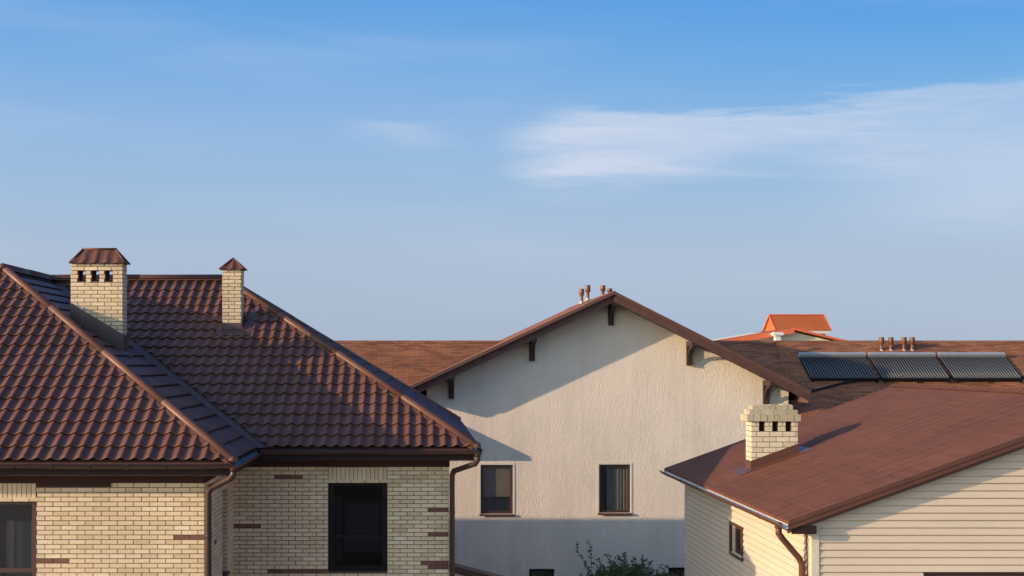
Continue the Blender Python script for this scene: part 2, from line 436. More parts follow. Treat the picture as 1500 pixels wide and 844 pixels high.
def gutter(parent, segs, mats, r=.065, hooks=True, hook_gap=.6):
    mb = MB(); n = 9
    for p0, p1 in segs:
        p0 = V(p0); p1 = V(p1); t = (p1 - p0).normalized(); side = V((t.y, -t.x, 0))
        prof = half_round(r)
        mb.sweep(prof, p0, p1, side, 0, mfun=lambda k: 1 if n <= k < 2 * n - 1 else 0)
        # rolled front bead
        mb.tube([p0 + side * r + V((0, 0, .004)), p1 + side * r + V((0, 0, .004))], .009, 6, 0)
        if hooks:
            L = (p1 - p0).length; q = hook_gap * .5
            while q < L:
                c = p0 + t * q
                pr = half_round(r + .010, .006)
                mb.sweep(pr, c - t * .016, c + t * .016, side, 0)
                mb.tube([c + side * (r + .004) + V((0, 0, 0)), c + side * (r - .01) + V((0, 0, .03))], .008, 5, 0)
                q += hook_gap
    return mb.build('gutter', mats, parent)

LAM, STEP = .2215, .35
def wavef(x):
    """one tile wave: broad trough, narrower crest leaning right"""
    p = (x / LAM) % 1.0
    return (.5 - .5 * math.cos(2 * math.pi * (p - .05 * math.sin(2 * math.pi * p) + .03))) ** 1.1

def tile_plane(name, parent, O, u, s, n, U0, U1, L, clip, mat, amp=.046, lift=.026, seg=12, phase=0., step=STEP, first=0.):
    mb = MB(); O = V(O); u = V(u); s = V(s); n = V(n)
    du = LAM / seg; N = int((U1 - U0) / du) + 1
    us = [U0 + i * (U1 - U0) / N for i in range(N + 1)]
    hs = [amp * wavef(x + phase) for x in us]
    v = first
    prev = None
    k = 0
    while v < L:
        v1 = min(v + step, L)
        dz = random.uniform(-.0015, .0015)
        bot = [mb.vert(O + u * x + s * v + n * (h + lift + dz)) for x, h in zip(us, hs)]
        mid = [mb.vert(O + u * x + s * (v + (v1 - v) * .12) + n * (h + lift + .001 + dz)) for x, h in zip(us, hs)]
        top = [mb.vert(O + u * x + s * (v1 + .035) + n * (h - .002)) for x, h in zip(us, hs)]
        skirt = [mb.vert(O + u * x + s * (v + .012) + n * (h + lift * .62 + dz)) for x, h in zip(us, hs)]
        und = [mb.vert(O + u * x + s * (v + .045) + n * (h + lift * .45)) for x, h in zip(us, hs)]
        for i in range(N):
            mb.face([skirt[i], skirt[i + 1], bot[i + 1], bot[i]], 0, False)
            mb.face([und[i], und[i + 1], skirt[i + 1], skirt[i]], 0, False)
            mb.face([bot[i], bot[i + 1], mid[i + 1], mid[i]], 0, True)
            mb.face([mid[i], mid[i + 1], top[i + 1], top[i]], 0, True)
        v = v1; k += 1
    return mb.build(name, mat, parent, clip=clip, fixn=False)

def cap_line(parent, p0, p1, r=.085, name='ridge_cap', seglen=1.9):
    mb = MB(); p0 = V(p0); p1 = V(p1); t = (p1 - p0); L = t.length; t.normalize()
    side = t.cross(V((0, 0, 1))).normalized(); up = side.cross(t).normalized()
    n = max(1, round(L / seglen)); d = L / n
    for k in range(n):
        a = p0 + t * (k * d - .03); b = p0 + t * ((k + 1) * d + .02)
        ra = r * (1.02); rb = r * .955
        A, B, A2, B2 = [], [], [], []
        m = 12
        for j in range(m + 1):
            an = math.pi * (-.08 + 1.16 * j / m)
            e = side * math.cos(an) + up * math.sin(an)
            A.append(mb.vert(a + e * ra)); B.append(mb.vert(b + e * rb))
        for j in range(m): mb.face([A[j], A[j + 1], B[j + 1], B[j]], 0, True)
        # flat flanges lying on the tiles
        for sgn, ia in ((1, 0), (-1, m)):
            f0 = mb.vert(a + side * sgn * (ra + .055) - up * .05); f1 = mb.vert(b + side * sgn * (rb + .055) - up * .05)
            mb.face([A[ia], B[ia], f1, f0], 0)
        mb.face(A[::-1], 0)
    # round end cap
    c = p0 - t * .03
    pv = None
    for i in range(5):
        ph = math.pi / 2 * i / 4
        ring = [mb.vert(c - t * (r * .9 * math.sin(ph)) + (side * math.cos(math.pi * j / 10) + up * math.sin(math.pi * j / 10)) * r * 1.03 * math.cos(ph)) for j in range(11)]
        if pv:
            for j in range(10): mb.face([pv[j], pv[j + 1], ring[j + 1], ring[j]], 0, True)
        pv = ring
    return mb.build(name, M['cap'], parent, fixn=False)

# ================================================================== BRICK HOUSE
S = .63; ZE = 7.44; EY, MY = 19.5, 22.6; EX, GX, LX = -2.98, 1.03, -13.93
HD = 5.475
BH = thing('brick_house', (-5, 26, 0), 'two-storey cream brick house under a dark brown wavy metal tile roof, nearest the camera', 'house')
wx, mx_ = -3.51, .54; wy, my = 20.0, 23.1; lxw = -13.4; ryw = 33.05
apW = (LX + EX) / 2            # wing ridge x
apX = GX - HD; RY = MY + HD; ZR = ZE + S * HD
# --- walls
Fw = frameF((lxw, wy, 0), (1, 0, 0), (0, -1, 0)); Lw = wx - lxw
Fs = frameF((wx, wy, 0), (0, 1, 0), (1, 0, 0)); Ls = my - wy
Fm = frameF((wx, my, 0), (1, 0, 0), (0, -1, 0)); Lm = mx_ - wx
Fr = frameF((mx_, my, 0), (0, 1, 0), (1, 0, 0)); Lr = ryw - my
WT = 7.045
wa = lambda X: X - lxw
hw = [(wa(-7.72), wa(-6.245), 5.1, 6.78)]
hs_ = [(1.8, 2.4, 5.21, 6.77)]
ma = lambda X: X - wx
hm = [(ma(-1.72), ma(-.615), 5.08, 6.78)]
hlow_w = [(wa(-12.2), wa(-10.7), 5.1, 6.78)]
low = [(1.6, 2.9, 1.2, 2.8)]
mb = MB()
wall(mb, Fw, Lw, 0, 7.2, .3, hw + hlow_w)
Fs2 = frameF((wx, wy, 0), (0, 1, 0), (1, 0, 0))
wall(mb, Fs2, Ls, 0, 7.2, .3, hs_, a_start=.3)
wall(mb, Fm, Lm, 0, 7.2, .3, hm, a_start=-.3)
wall(mb, Fr, Lr, 0, 7.2, .3, [], a_start=.3)
mb.box(lxw, lxw + .3, wy + .3, ryw, 0, 7.2); mb.box(lxw + .3, mx_ - .3, ryw - .3, ryw, 0, 7.2)
W = mb.build('wall', M['mortar'], BH)
def px_acc(F_off, P, rows):   # accent rows given as X0,X1,Z0,Z1 already in metres
    return rows
def m_acc(x0, x1, y0, y1, p, off, pad=0): return ((x0 - 615) / p - off, (x1 - 615) / p - off, 9 - (y1 - 532) / p, 9 - (y0 - 532) / p)
accm = [m_acc(*q, 77.9, wx) for q in ((399, 440, 695.5, 701.5), (336, 380, 766, 772), (386, 480, 831, 837.5), (617, 658, 742.5, 748.5), (636, 658, 778, 784), (617, 658, 824.5, 830.5), (627, 658, 830.5, 836.5))]
accw = [m_acc(*q, 90, lxw) for q in ((249, 300, 783, 790), (53, 96, 818, 825.5))]
bk = MB()
bricks(bk, Fw, Lw, WT, 1.0, hw + hlow_w, accw, [(wa(-7.72), wa(-6.245), 6.785, 7.045)], shift=.10)
bricks(bk, Fm, Lm, WT, 1.0, hm, accm, [(ma(-1.72), ma(-.615), 6.785, 7.045)], shift=.0)
bk.build('brickwork', [M['brick'], M['brickd']], W)
bk = MB()
bricks(bk, Fs, Ls, WT, 1.0, hs_, [(.92, 1.18, 5.9, 5.977)], shift=.13)
bricks(bk, Fr, Lr, WT, 1.0, [], [], shift=.13)
# jambs of the side window are faced with brick as well
for (z0j, z1j) in [(5.21 + k * .077, 5.21 + k * .077 + .066) for k in range(20)]:
    bk.box(wx - .125, wx + .004, wy + 2.375, wy + 2.402, z0j, z1j)
bk.build('brickwork', [M['brick'], M['brickd']], W)
mb = MB(); mb.box(-19.5, -14.1, 26.5, 33.3, 0, 7.45); mb.box(-19.7, -14.02, 26.3, 33.4, 7.452, 7.6); mb.box(-14.1, lxw - .001, 27.5, 32.5, 0, 6.9)
mb.build('sun_blocker', M['brick'], BH)  # out-of-frame block added to keep stray sun off the stucco wall
# --- soffit, fascia and frieze
mb = MB()
mb.box(lxw - .02, wx + .02, wy - .022, wy, 7.05, 7.24); mb.box(wx, wx + .022, wy, my - .022, 7.05, 7.24)
mb.box(wx + .022, mx_ + .02, my - .022, my, 7.05, 7.24); mb.box(mx_, mx_ + .022, my, ryw, 7.05, 7.24)
mb.box(wa(-6.24) + lxw, -5.02, wy - .028, wy - .0225, 6.985, 7.05)
mb.build('frieze', M['frieze'], BH)
mb = MB()
mb.box(LX + .03, EX - .03, EY + .05, EY + .075, 7.2, 7.43); mb.box(EX - .055, EX - .03, EY + .075, MY + .05, 7.2, 7.43)
mb.box(EX - .055, GX - .03, MY + .05, MY + .075, 7.2, 7.43); mb.box(GX - .055, GX - .03, MY + .075, 33.5, 7.2, 7.43)
mb.build('fascia', M['fascia'], BH)
mb = MB()
mb.box(LX + .05, EX - .056, EY + .076, wy + .1, 7.215, 7.235); mb.box(wx - .1, EX - .056, wy + .101, MY + .3, 7.215, 7.235)
mb.box(EX - .0559, GX - .056, MY + .076, my + .1, 7.216, 7.236); mb.box(mx_ - .1, GX - .056, my + .101, 33.45, 7.215, 7.235)
mb.build('soffit', M['soffit'], BH)
# --- roof deck (just under the tiles) and tile sheets
def zr(d): return ZE - .05 + S * d
cw = (apW, EY + HD, ZR - .05); cm = (apW, RY, ZR - .05); ce = (apX, RY, ZR - .05)
BYY = MY + 2 * HD
mb = MB()
mb.poly([(LX, EY, ZE - .05), (EX, EY, ZE - .05), cw])
mb.poly([(EX, EY, ZE - .05), (EX, MY, ZE - .05), cm, cw])
mb.poly([(EX, MY, ZE - .05), (GX, MY, ZE - .05), ce, cm])
mb.poly([(GX, MY, ZE - .05), (GX, BYY, ZE - .05), ce])
mb.poly([(GX, BYY, ZE - .05), (LX, BYY, ZE - .05), cm, ce])
mb.poly([(LX, BYY, ZE - .05), (LX, EY, ZE - .05), cw, cm])
RF = mb.build('roof', M['flash'], BH, fixn=False)
cs = 1 / math.sqrt(1 + S * S); sn = S * cs
LS = HD / cs
sfr = V((0, cs, sn)); nfr = V((0, -sn, cs))          # slopes facing the camera
srt = V((-cs, 0, sn)); nrt = V((sn, 0, cs))          # slopes facing right
slf = V((cs, 0, sn)); nlf = V((-sn, 0, cs))
q = 1 / math.sqrt(2)
# wing front triangle
tile_plane('tile_sheet', RF, (LX, EY, ZE), (1, 0, 0), sfr, nfr, 0, EX - LX, LS, [((EX, EY, 0), (q, q, 0)), ((LX, EY, 0), (-q, q, 0))], M['tile'])
# wing right slope
o = tile_plane('tile_sheet', RF, (EX, EY, ZE), (0, 1, 0), srt, nrt, 0, RY - EY, LS, [((EX, EY, 0), (-q, -q, 0)), ((EX - .0, MY - .14, 0), (q, q, 0))], M['tile'], amp=.010, lift=.028)
# main front slope
tile_plane('tile_sheet', RF, (apW - .2, MY, ZE), (1, 0, 0), sfr, nfr, 0, GX - apW + .2, LS, [((GX, MY, 0), (q, q, 0)), ((EX + .17, MY, 0), (-q, -q, 0))], M['tile'], phase=.07)
# main right slope
tile_plane('tile_sheet', RF, (GX, MY, ZE), (0, 1, 0), srt, nrt, 0, 2 * HD, LS, [((GX, MY, 0), (-q, -q, 0)), ((GX, BYY, 0), (-q, q, 0))], M['tile'], seg=8)
# rear and left slopes, seen only from the side
tile_plane('tile_sheet', RF, (LX, BYY, ZE), (1, 0, 0), V((0, -cs, sn)), V((0, sn, cs)), 0, GX - LX, LS, [((GX, BYY, 0), (q, -q, 0)), ((LX, BYY, 0), (-q, -q, 0))], M['tile'], seg=6)
tile_plane('tile_sheet', RF, (LX, EY, ZE), (0, 1, 0), slf, nlf, 0, BYY - EY, LS, [((LX, EY, 0), (q, -q, 0)), ((LX, BYY, 0), (q, q, 0))], M['tile'], seg=6)
# valley trough
mb = MB()
def vp(t, side, off):  # point along the valley, offset to a side on its own slope
    x, y = EX - t, MY + t
    if side == 'w': y -= off; return V((x, y, ZE + S * (EX - x) + .004))
    x += off; return V((x, y, ZE + S * (y - MY) + .004))
mb.poly([vp(0, 'w', .30), vp(0, 'w', 0), vp(HD, 'w', 0), vp(HD, 'w', .30)])
mb.poly([vp(0, 'm', 0), vp(0, 'm', .34), vp(HD, 'm', .34), vp(HD, 'm', 0)])
for sd, of in (('w', .135), ('m', .16)):
    mb.tube([vp(0, sd, of) + V((0, 0, .012)), vp(HD, sd, of) + V((0, 0, .012))], .008, 6)
mb.build('valley_flashing', M['flash'], RF, fixn=False)
# caps
up = V((0, 0, .035))
cap_line(RF, V((EX, EY, ZE)) + up, V((apW, EY + HD, ZR)) + up, .082)
cap_line(RF, V((LX, EY, ZE)) + up, V((apW, EY + HD, ZR)) + up, .082)
cap_line(RF, V((GX, MY, ZE)) + up, V((apX, RY, ZR)) + up, .082)
cap_line(RF, V((GX, BYY, ZE)) + up, V((apX, RY, ZR)) + up, .082)
cap_line(RF, V((LX, BYY, ZE)) + up, V((apW, RY, ZR)) + up, .082)
cap_line(RF, V((apX + .05, RY, ZR + .01)) + up, V((apW, RY, ZR + .01)) + up, .09)
cap_line(RF, V((apW, EY + HD - .05, ZR + .01)) + up, V((apW, RY, ZR + .01)) + up, .09)
# --- gutters and pipes
zg = ZE - .055; go = .055
gutter(BH, [((LX, EY - go, zg), (EX + .09, EY - go, zg)), ], [M['gutter'], M['gutter']])
gutter(BH, [((EX + go, EY, zg - .002), (EX + go, MY - go, zg - .002)), ((EX + go, MY - go, zg), (GX + .1, MY - go, zg))], [M['gutter'], M['steel']], hooks=False)
gutter(BH, [((GX + go, MY, zg - .002), (GX + go, BYY, zg - .002))], [M['gutter'], M['gutter']])
def downspout(parent, pts, r, mat, clips=()):
    mb = MB(); mb.tube(pts, r, 14)
    for z in clips:
        p = V(pts[-1]); mb.tube([(p.x, p.y, z - .025), (p.x, p.y, z + .025)], r + .006, 14)
        mb.box(p.x - .012, p.x + .012, p.y, p.y + r + .06, z - .012, z + .012)
    p = V(pts[0]); mb.tube([(p.x, p.y, p.z + .04), (p.x, p.y, p.z - .05)], r + .012, 14)
    return mb.build('downspout', mat, parent)
downspout(BH, [(EX + .03, EY - .04, 7.33), (EX + .03, EY - .04, 7.24), (EX - .02, EY - .02, 7.17), (wx + .13, wy - .11, 6.98), (wx + .085, wy - .085, 6.90), (wx + .085, wy - .085, .25)], .05, M['gutter'], (6.2, 4.2, 2.2))
downspout(BH, [(GX + .03, MY - .04, 7.33), (GX + .03, MY - .04, 7.22), (GX - .01, MY, 7.15), (mx_ + .1, my - .10, 6.98), (mx_ + .065, my - .085, 6.90), (mx_ + .065, my - .085, .25)], .05, M['gutter'], (6.2, 4.2, 2.2))
# --- windows
window(BH, Fm, hm[0][0], hm[0][1], 5.08, 6.78, .09, .06, [('h', 9 - (786 - 532) / 77.5, .05)], 'frame', 'tall dark window with a lowered roller blind behind the glass', gm='glassd',
       curtains=[(hm[0][0] + .28, hm[0][1] - .02, 5.38, 6.32, .45, 'curtaind', 0), (hm[0][0] + .05, hm[0][0] + .22, 5.2, 6.45, .35, 'curtaind', 3)])
window(BH, Fw, hw[0][0], hw[0][1], 5.1, 6.78, .06, .055, [('h', 9 - (835 - 532) / 89.5, .07), ('v', wa(-6.98), .06)], 'frameb', 'brown framed window with a dark curtain', gm='glassr',
       curtains=[(wa(-6.83), wa(-6.3), 5.3, 6.40, .25, 'curtaind', 3)])
window(BH, Fw, hlow_w[0][0], hlow_w[0][1], 5.1, 6.78, .06, .055, [], 'frameb')
window(BH, Fs, 1.8, 2.4, 5.21, 6.77, .11, .05, [], 'frameb')
mb = MB(); mb.box(wx - .12, wx + .05, wy + 1.78, wy + 2.42, 5.16, 5.205); mb.build('window_sill', M['brickd'], BH)

# --- chimneys on the brick house
def chimney_bricks(mb, x0, x1, y0, y1, z0, z1, holes=(), m=0, bl=.262, ch=.077, sh=0.):
    bricks(mb, frameF((x0, y0, 0), (1, 0, 0), (0, -1, 0)), x1 - x0, z1, z0, holes, shift=sh, bl=bl, ch=ch, m=m, back=.02)
    bricks(mb, frameF((x1, y0, 0), (0, 1, 0), (1, 0, 0)), y1 - y0, z1, z0, shift=.07, bl=bl, ch=ch, m=m, back=.02)
    bricks(mb, frameF((x0, y0, 0), (0, 1, 0), (-1, 0, 0)), y1 - y0, z1, z0, shift=.07, bl=bl, ch=ch, m=m, back=.02)
    bricks(mb, frameF((x0, y1, 0), (1, 0, 0), (0, 1, 0)), x1 - x0, z1, z0, holes, shift=sh, bl=bl, ch=ch, m=m, back=.02)

def corr_cap(parent, x0, x1, y0, y1, z0, zt, ridge, mat, lam=.22, amp=.03, name='chimney_cap'):
    """hipped tin cap made of the same wavy sheet; ridge=(xa,xb)"""
    mb = MB(); ym = (y0 + y1) / 2; xa, xb = ridge
    def side(A, B, Ta, Tb, nrm):
        A, B, Ta, Tb = map(V, (A, B, Ta, Tb)); L = (B - A).length; N = max(8, int(L / lam * 12)); K = 4; nrm = V(nrm)
        rows = []
        for k in range(K + 1):
            t = k / K; row = []
            for i in range(N + 1):
                f = i / N
                P = (A.lerp(B, f)).lerp(Ta.lerp(Tb, f), t)
                d = (P - A).dot((B - A).normalized())
                row.append(mb.vert(P + nrm * (amp * wavef(d + .05) * (1 - .5 * t))))
            rows.append(row)
        for k in range(K):
            for i in range(N): mb.face([rows[k][i], rows[k][i + 1], rows[k + 1][i + 1], rows[k + 1][i]], 0, True)
    ra, rb = (xa, ym, zt), (xb, ym, zt)
    s_ = .7
    side((x0, y0, z0), (x1, y0, z0), ra, rb, (0, -s_, s_)); side((x1, y0, z0), (x1, y1, z0), rb, rb, (s_, 0, s_))
    side((x1, y1, z0), (x0, y1, z0), rb, ra, (0, s_, s_)); side((x0, y1, z0), (x0, y0, z0), ra, ra, (-s_, 0, s_))
    # slim hip and ridge trims, and a bottom pan
    for P, Q in (((x0, y0, z0), ra), ((x1, y0, z0), rb), ((x1, y1, z0), rb), ((x0, y1, z0), ra)):
        mb.tube([V(P) + V((0, 0, .02)), V(Q) + V((0, 0, .02))], .016, 6)
    if xb - xa > .05: mb.tube([V(ra) + V((-.02, 0, .02)), V(rb) + V((.02, 0, .02))], .022, 6)
    mb.box(x0 + .04, x1 - .04, y0 + .04, y1 - .04, z0 - .005, z0 + .01)
    return mb.build(name, mat, parent, fixn=False)

# wide chimney with three flue openings
cx0, cx1, cy0, cy1 = -6.81, -5.81, 24.0, 24.34
ztop = 10.955
mb = MB()
hx = [(.142, .285), (.405, .548), (.668, .812)]   # openings through front and back
hz = (10.60, 10.825)
def flue_wall(y0, y1):
    Fq = frameF((cx0, y0, 0), (1, 0, 0), (0, -1, 0))
    wall(mb, Fq, cx1 - cx0, 7.6, ztop, y1 - y0, [(a, b, hz[0], hz[1]) for a, b in hx])
flue_wall(cy0, cy0 + .11); flue_wall(cy1 - .11, cy1)
mb.box(cx0, cx0 + .09, cy0 + .11, cy1 - .11, 7.6, ztop); mb.box(cx1 - .09, cx1, cy0 + .11, cy1 - .11, 7.6, ztop)
mb.box(cx0 + .09, cx1 - .09, cy0 + .11, cy1 - .11, 7.6, hz[0] - .0)
CH = mb.build('chimney', M['mortar'], BH); CH['label'] = 'wide cream brick chimney with three openings under a hipped tin cap'
mb = MB(); chimney_bricks(mb, cx0, cx1, cy0, cy1, 8.9, ztop, [(a, b, *hz) for a, b in hx], bl=.2635, sh=.13)
mb.build('brickwork', [M['brick'], M['brickd']], CH)
corr_cap(CH, cx0 - .02, cx1 + .055, cy0 - .07, cy1 + .07, ztop - .015, ztop + .27, (cx0 + .19, cx1 - .17), M['tile'])
mb = MB()
Zs = lambda x: ZE + S * (EX - x)
mb.hexa([(cx0 - .02, cy0 - .03, Zs(cx0) - .3), (cx1 + .03, cy0 - .03, Zs(cx1) - .3), (cx1 + .03, cy0 - .008, Zs(cx1) - .3), (cx0 - .02, cy0 - .008, Zs(cx0) - .3),
         (cx0 - .02, cy0 - .03, Zs(cx0) + .33), (cx1 + .03, cy0 - .03, Zs(cx1) + .33), (cx1 + .03, cy0 - .008, Zs(cx1) + .33), (cx0 - .02, cy0 - .008, Zs(cx0) + .33)])
mb.box(cx1 + .008, cx1 + .03, cy0 - .0079, cy1 + .05, Zs(cx1) - .3, Zs(cx1) + .33)
mb.hexa([(cx0 - .1, cy0 - .26, Zs(cx0 - .1) + .022), (cx1 + .22, cy0 - .26, Zs(cx1 + .22) + .022), (cx1 + .22, cy0 - .03, Zs(cx1 + .22) + .022), (cx0 - .1, cy0 - .03, Zs(cx0 - .1) + .022),
         (cx0 - .1, cy0 - .26, Zs(cx0 - .1) + .035), (cx1 + .22, cy0 - .26, Zs(cx1 + .22) + .035), (cx1 + .22, cy0 - .03, Zs(cx1 + .22) + .035), (cx0 - .1, cy0 - .03, Zs(cx0 - .1) + .035)])
mb.build('flashing', M['flash'], CH)
# slim chimney
sx0, sx1, sy0, sy1 = -4.195, -3.805, 26.16, 26.54
mb = MB(); mb.box(sx0, sx1, sy0, sy1, 9.4, 11.0)
C2 = mb.build('chimney', M['mortar'], BH); C2['label'] = 'slim square brick chimney with a pointed tin cap'
mb = MB(); chimney_bricks(mb, sx0, sx1, sy0, sy1, 9.8, 11.0, bl=.262, sh=.13)
mb.build('brickwork', [M['brick'], M['brickd']], C2)
corr_cap(C2, sx0 - .065, sx1 + .065, sy0 - .065, sy1 + .065, 10.985, 11.23, ((sx0 + sx1) / 2, (sx0 + sx1) / 2 + .001), M['tile'], lam=.2)
mb = MB(); Zf = lambda y: ZE + S * (y - MY)
mb.box(sx0 - .02, sx1 + .02, sy0 - .03, sy0 - .008, Zf(sy0) - .2, Zf(sy0) + .17)
mb.hexa([(sx1 + .008, sy0 - .0079, Zf(sy0) - .1), (sx1 + .03, sy0 - .0079, Zf(sy0) - .1), (sx1 + .03, sy1 + .02, Zf(sy1) - .1), (sx1 + .008, sy1 + .02, Zf(sy1) - .1),
         (sx1 + .008, sy0 - .0079, Zf(sy0) + .17), (sx1 + .03, sy0 - .0079, Zf(sy0) + .17), (sx1 + .03, sy1 + .02, Zf(sy1) + .2), (sx1 + .008, sy1 + .02, Zf(sy1) + .2)])
a0, a1, b0, b1 = sx0 - .12, sx1 + .3, sy0 - .22, sy0 - .03
mb.hexa([(a0, b0, Zf(b0) + .046), (a1, b0, Zf(b0) + .046), (a1, b1, Zf(b1) + .046), (a0, b1, Zf(b1) + .046), (a0, b0, Zf(b0) + .056), (a1, b0, Zf(b0) + .056), (a1, b1, Zf(b1) + .056), (a0, b1, Zf(b1) + .056)])
a0, b0, b1 = sx1 + .03, sy0 - .0299, sy1 + .3
mb.hexa([(a0, b0, Zf(b0) + .046), (a1, b0, Zf(b0) + .046), (a1, b1, Zf(b1) + .046), (a0, b1, Zf(b1) + .046), (a0, b0, Zf(b0) + .056), (a1, b0, Zf(b0) + .056), (a1, b1, Zf(b1) + .056), (a0, b1, Zf(b1) + .056)])
mb.build('flashing', M['flash'], C2)
# lean-to roof against the right wall
mb = MB()
mb.hexa([(.57, 29, 4.1), (2.3, 29, 3.65), (2.3, 29.5, 3.65), (.57, 29.5, 4.1), (.57, 29, 4.27), (2.3, 29, 3.82), (2.3, 29.5, 3.82), (.57, 29.5, 4.27)])
PO = mb.build('porch_roof', M['flash'], BH)
mb = MB(); mb.box(2.0, 2.12, 29.15, 29.27, 0, 3.72)
mb.build('porch_post', M['frieze'], PO)

# ================================================================== STUCCO HOUSE
SH = thing('stucco_house', (6, 42, 0), 'tall cream stucco house with a steep brown gable and timber brackets in the middle', 'house')
CY, OY = 38.0, 37.03
ax, az = 5.86, 11.16
lx, lz = -.37, 8.26
rx, rz = 11.77, 8.156
sl = (az - lz) / (ax - lx); sr = (az - rz) / (rx - ax)
X0, X1 = .21, 11.40
Fc = frameF((X0, CY, 0), (1, 0, 0), (0, -1, 0))
ca = lambda X: X - X0
PC = 1800 / CY
def wx_(x): return (x - 615) / PC
def wz_(y): return 9 - (y - 532) / PC
wins = [(wx_(704), wx_(751.5), wz_(753), wz_(681)), (wx_(877.5), wx_(923.5), wz_(751.5), wz_(680.5)),
        (wx_(775), wx_(812), 1.3, wz_(833.5)), (wx_(979), wx_(1030), 1.3, wz_(831.5))]
holes = [(ca(a), ca(b), c, d) for a, b, c, d in wins]
mb = MB()
ZT = 7.6
wall(mb, Fc, X1 - X0, 0, ZT, .3, holes)
zl = az - sl * (ax - X0) - .22; zrr = az - sr * (X1 - ax) - .22
mb.prism([(X0, CY, ZT), (X1, CY, ZT), (X1, CY, zrr), (ax, CY, az - .22), (X0, CY, zl)], (0, .3, 0))
mb.box(X0, X0 + .3, CY + .3, 48, 0, zl - .0); mb.box(X1 - .3, X1, CY + .3, 48, 0, zrr)
# back block under the long roof
RZ, RYY, MS = 9.75, 42.0, .6
EYM = 37.9
ze = RZ - MS * (RYY - EYM)
mb.box(-8, X0, EYM + .6, EYM + .9, 0, ze + .1); mb.box(X1, 24, EYM + .6, EYM + .9, 0, ze + .1)
by = RYY + (RYY - EYM) - .6
mb.box(-8, 24, by - .3, by, 0, ze + .1)
for xx in (-8, 23.7):
    mb.prism([(xx, EYM + .9, 0), (xx, by - .3, 0), (xx, by - .3, ze + .1), (xx, RYY, RZ - .12), (xx, EYM + .9, ze + .1)], (.3, 0, 0))
SW = mb.build('wall', M['stucco'], SH)
# smooth render bands round the two upper windows
for a, b, c, d in wins[:2]:
    mb = MB(); t = .055
    for q4 in ((a - t, a - .001, c - .0, d + t), (b + .001, b + t, c, d + t), (a - .001, b + .001, d, d + t)):
        mb.box(q4[0], q4[1], CY - .012, CY + .02, q4[2], q4[3])
    mb.build('window_surround', M['trim'], SW)
wl = ['dark window whose lower half is in shade, left of the two upper windows', 'dark window with long curtains, right of the two upper windows', None, None]
for k, (a, b, c, d) in enumerate(wins):
    a, b = ca(a), ca(b)
    cur = []
    if k == 0: cur = [(a + .05, b - .04, c + .52, d - .05, .15, 'blind', 0), (a + .05, b - .04, c + .03, c + .5, .30, 'curtaind', 3)]  # dark lower curtain stands in for the shade over the lower half
    if k == 1: cur = [(a + .26, b - .04, c + .05, d - .04, .17, 'curtain', 7), (a + .04, a + .24, c, d, .3, 'curtaind', 4)]
    window(SH, Fc, a, b, c, d, .06, .05, [], 'frames' if k < 2 else 'frame', wl[k], sill='frameb' if k < 2 else None, silld=.07, curtains=cur, sash=.03)
# --- gable roof
Y1 = 48.0; T = .085
mb = MB()
mb.prism([(lx, OY, lz - T), (ax, OY, az - T), (ax, OY, az), (lx, OY, lz)], (0, Y1 - OY, 0))
mb.prism([(ax, OY, az - T), (rx, OY, rz - T), (rx, OY, rz), (ax, OY, az)], (0, Y1 - OY, 0))
# long roof: two slopes cut where the gable crosses it
def mz(y): return RZ - MS * abs(y - RYY)
def cross_left(z): return lx + (z - lz) / sl
def cross_right(z): return rx - (z - rz) / sr
T2 = .08
for (xa, xb) in ((-9, None), (None, 25)):
    for sgn in (-1, 1):
        ye = RYY + sgn * (RYY - EYM); zze = mz(ye)
        if xa is not None:
            pe = X0 + .05; pr = cross_left(RZ) + .1
            pts = [(xa, ye, zze), (pe, ye, zze), (max(pe, cross_left(zze)), ye, zze), (pr, RYY, RZ), (xa, RYY, RZ)]
            pts = [(xa, ye, zze), (max(pe, cross_left(zze)), ye, zze), (pr, RYY, RZ), (xa, RYY, RZ)]
        else:
            pe = X1 - .02; pr = cross_right(RZ) - .1
            pts = [(pe, ye, zze), (xb, ye, zze), (xb, RYY, RZ), (pr, RYY, RZ), (X1 - .02, RYY + sgn * (RYY - EYM) * ((RZ - rz) / (RZ - zze)) if False else RYY + sgn * (RZ - 8.34) / MS, 8.34)]
        mb.prism([V(p) - V((0, 0, T2)) for p in pts], (0, 0, T2))
SR = mb.build('roof', M['shingle'], SH)
# bright drip edge and ridge strips
mb = MB()
mb.prism([(lx - .02, OY - .02, lz - .088), (ax, OY - .02, az - .088), (ax, OY - .02, az + .012), (lx - .02, OY - .02, lz + .012)], (0, .06, 0))
mb.prism([(ax, OY - .02, az - .088), (rx + .02, OY - .02, rz - .088), (rx + .02, OY - .02, rz + .012), (ax, OY - .02, az + .012)], (0, .045, 0))
mb.build('drip_edge', M['edge'], SR)
mb = MB()
for (xa, xb) in ((-9, cross_left(RZ) + .1), (cross_right(RZ) - .1, 25)):
    mb.prism([(xa, RYY - .16, RZ - .085), (xa, RYY, RZ + .02), (xa, RYY + .16, RZ - .085), (xa, RYY, RZ - .01)], (xb - xa, 0, 0))
mb.prism([(ax - .16, OY, az - .068), (ax, OY, az + .022), (ax + .16, OY, az - .07), (ax, OY, az - .01)], (0, Y1 - OY, 0))
mb.build('ridge_cap', M['shingle'], SR)
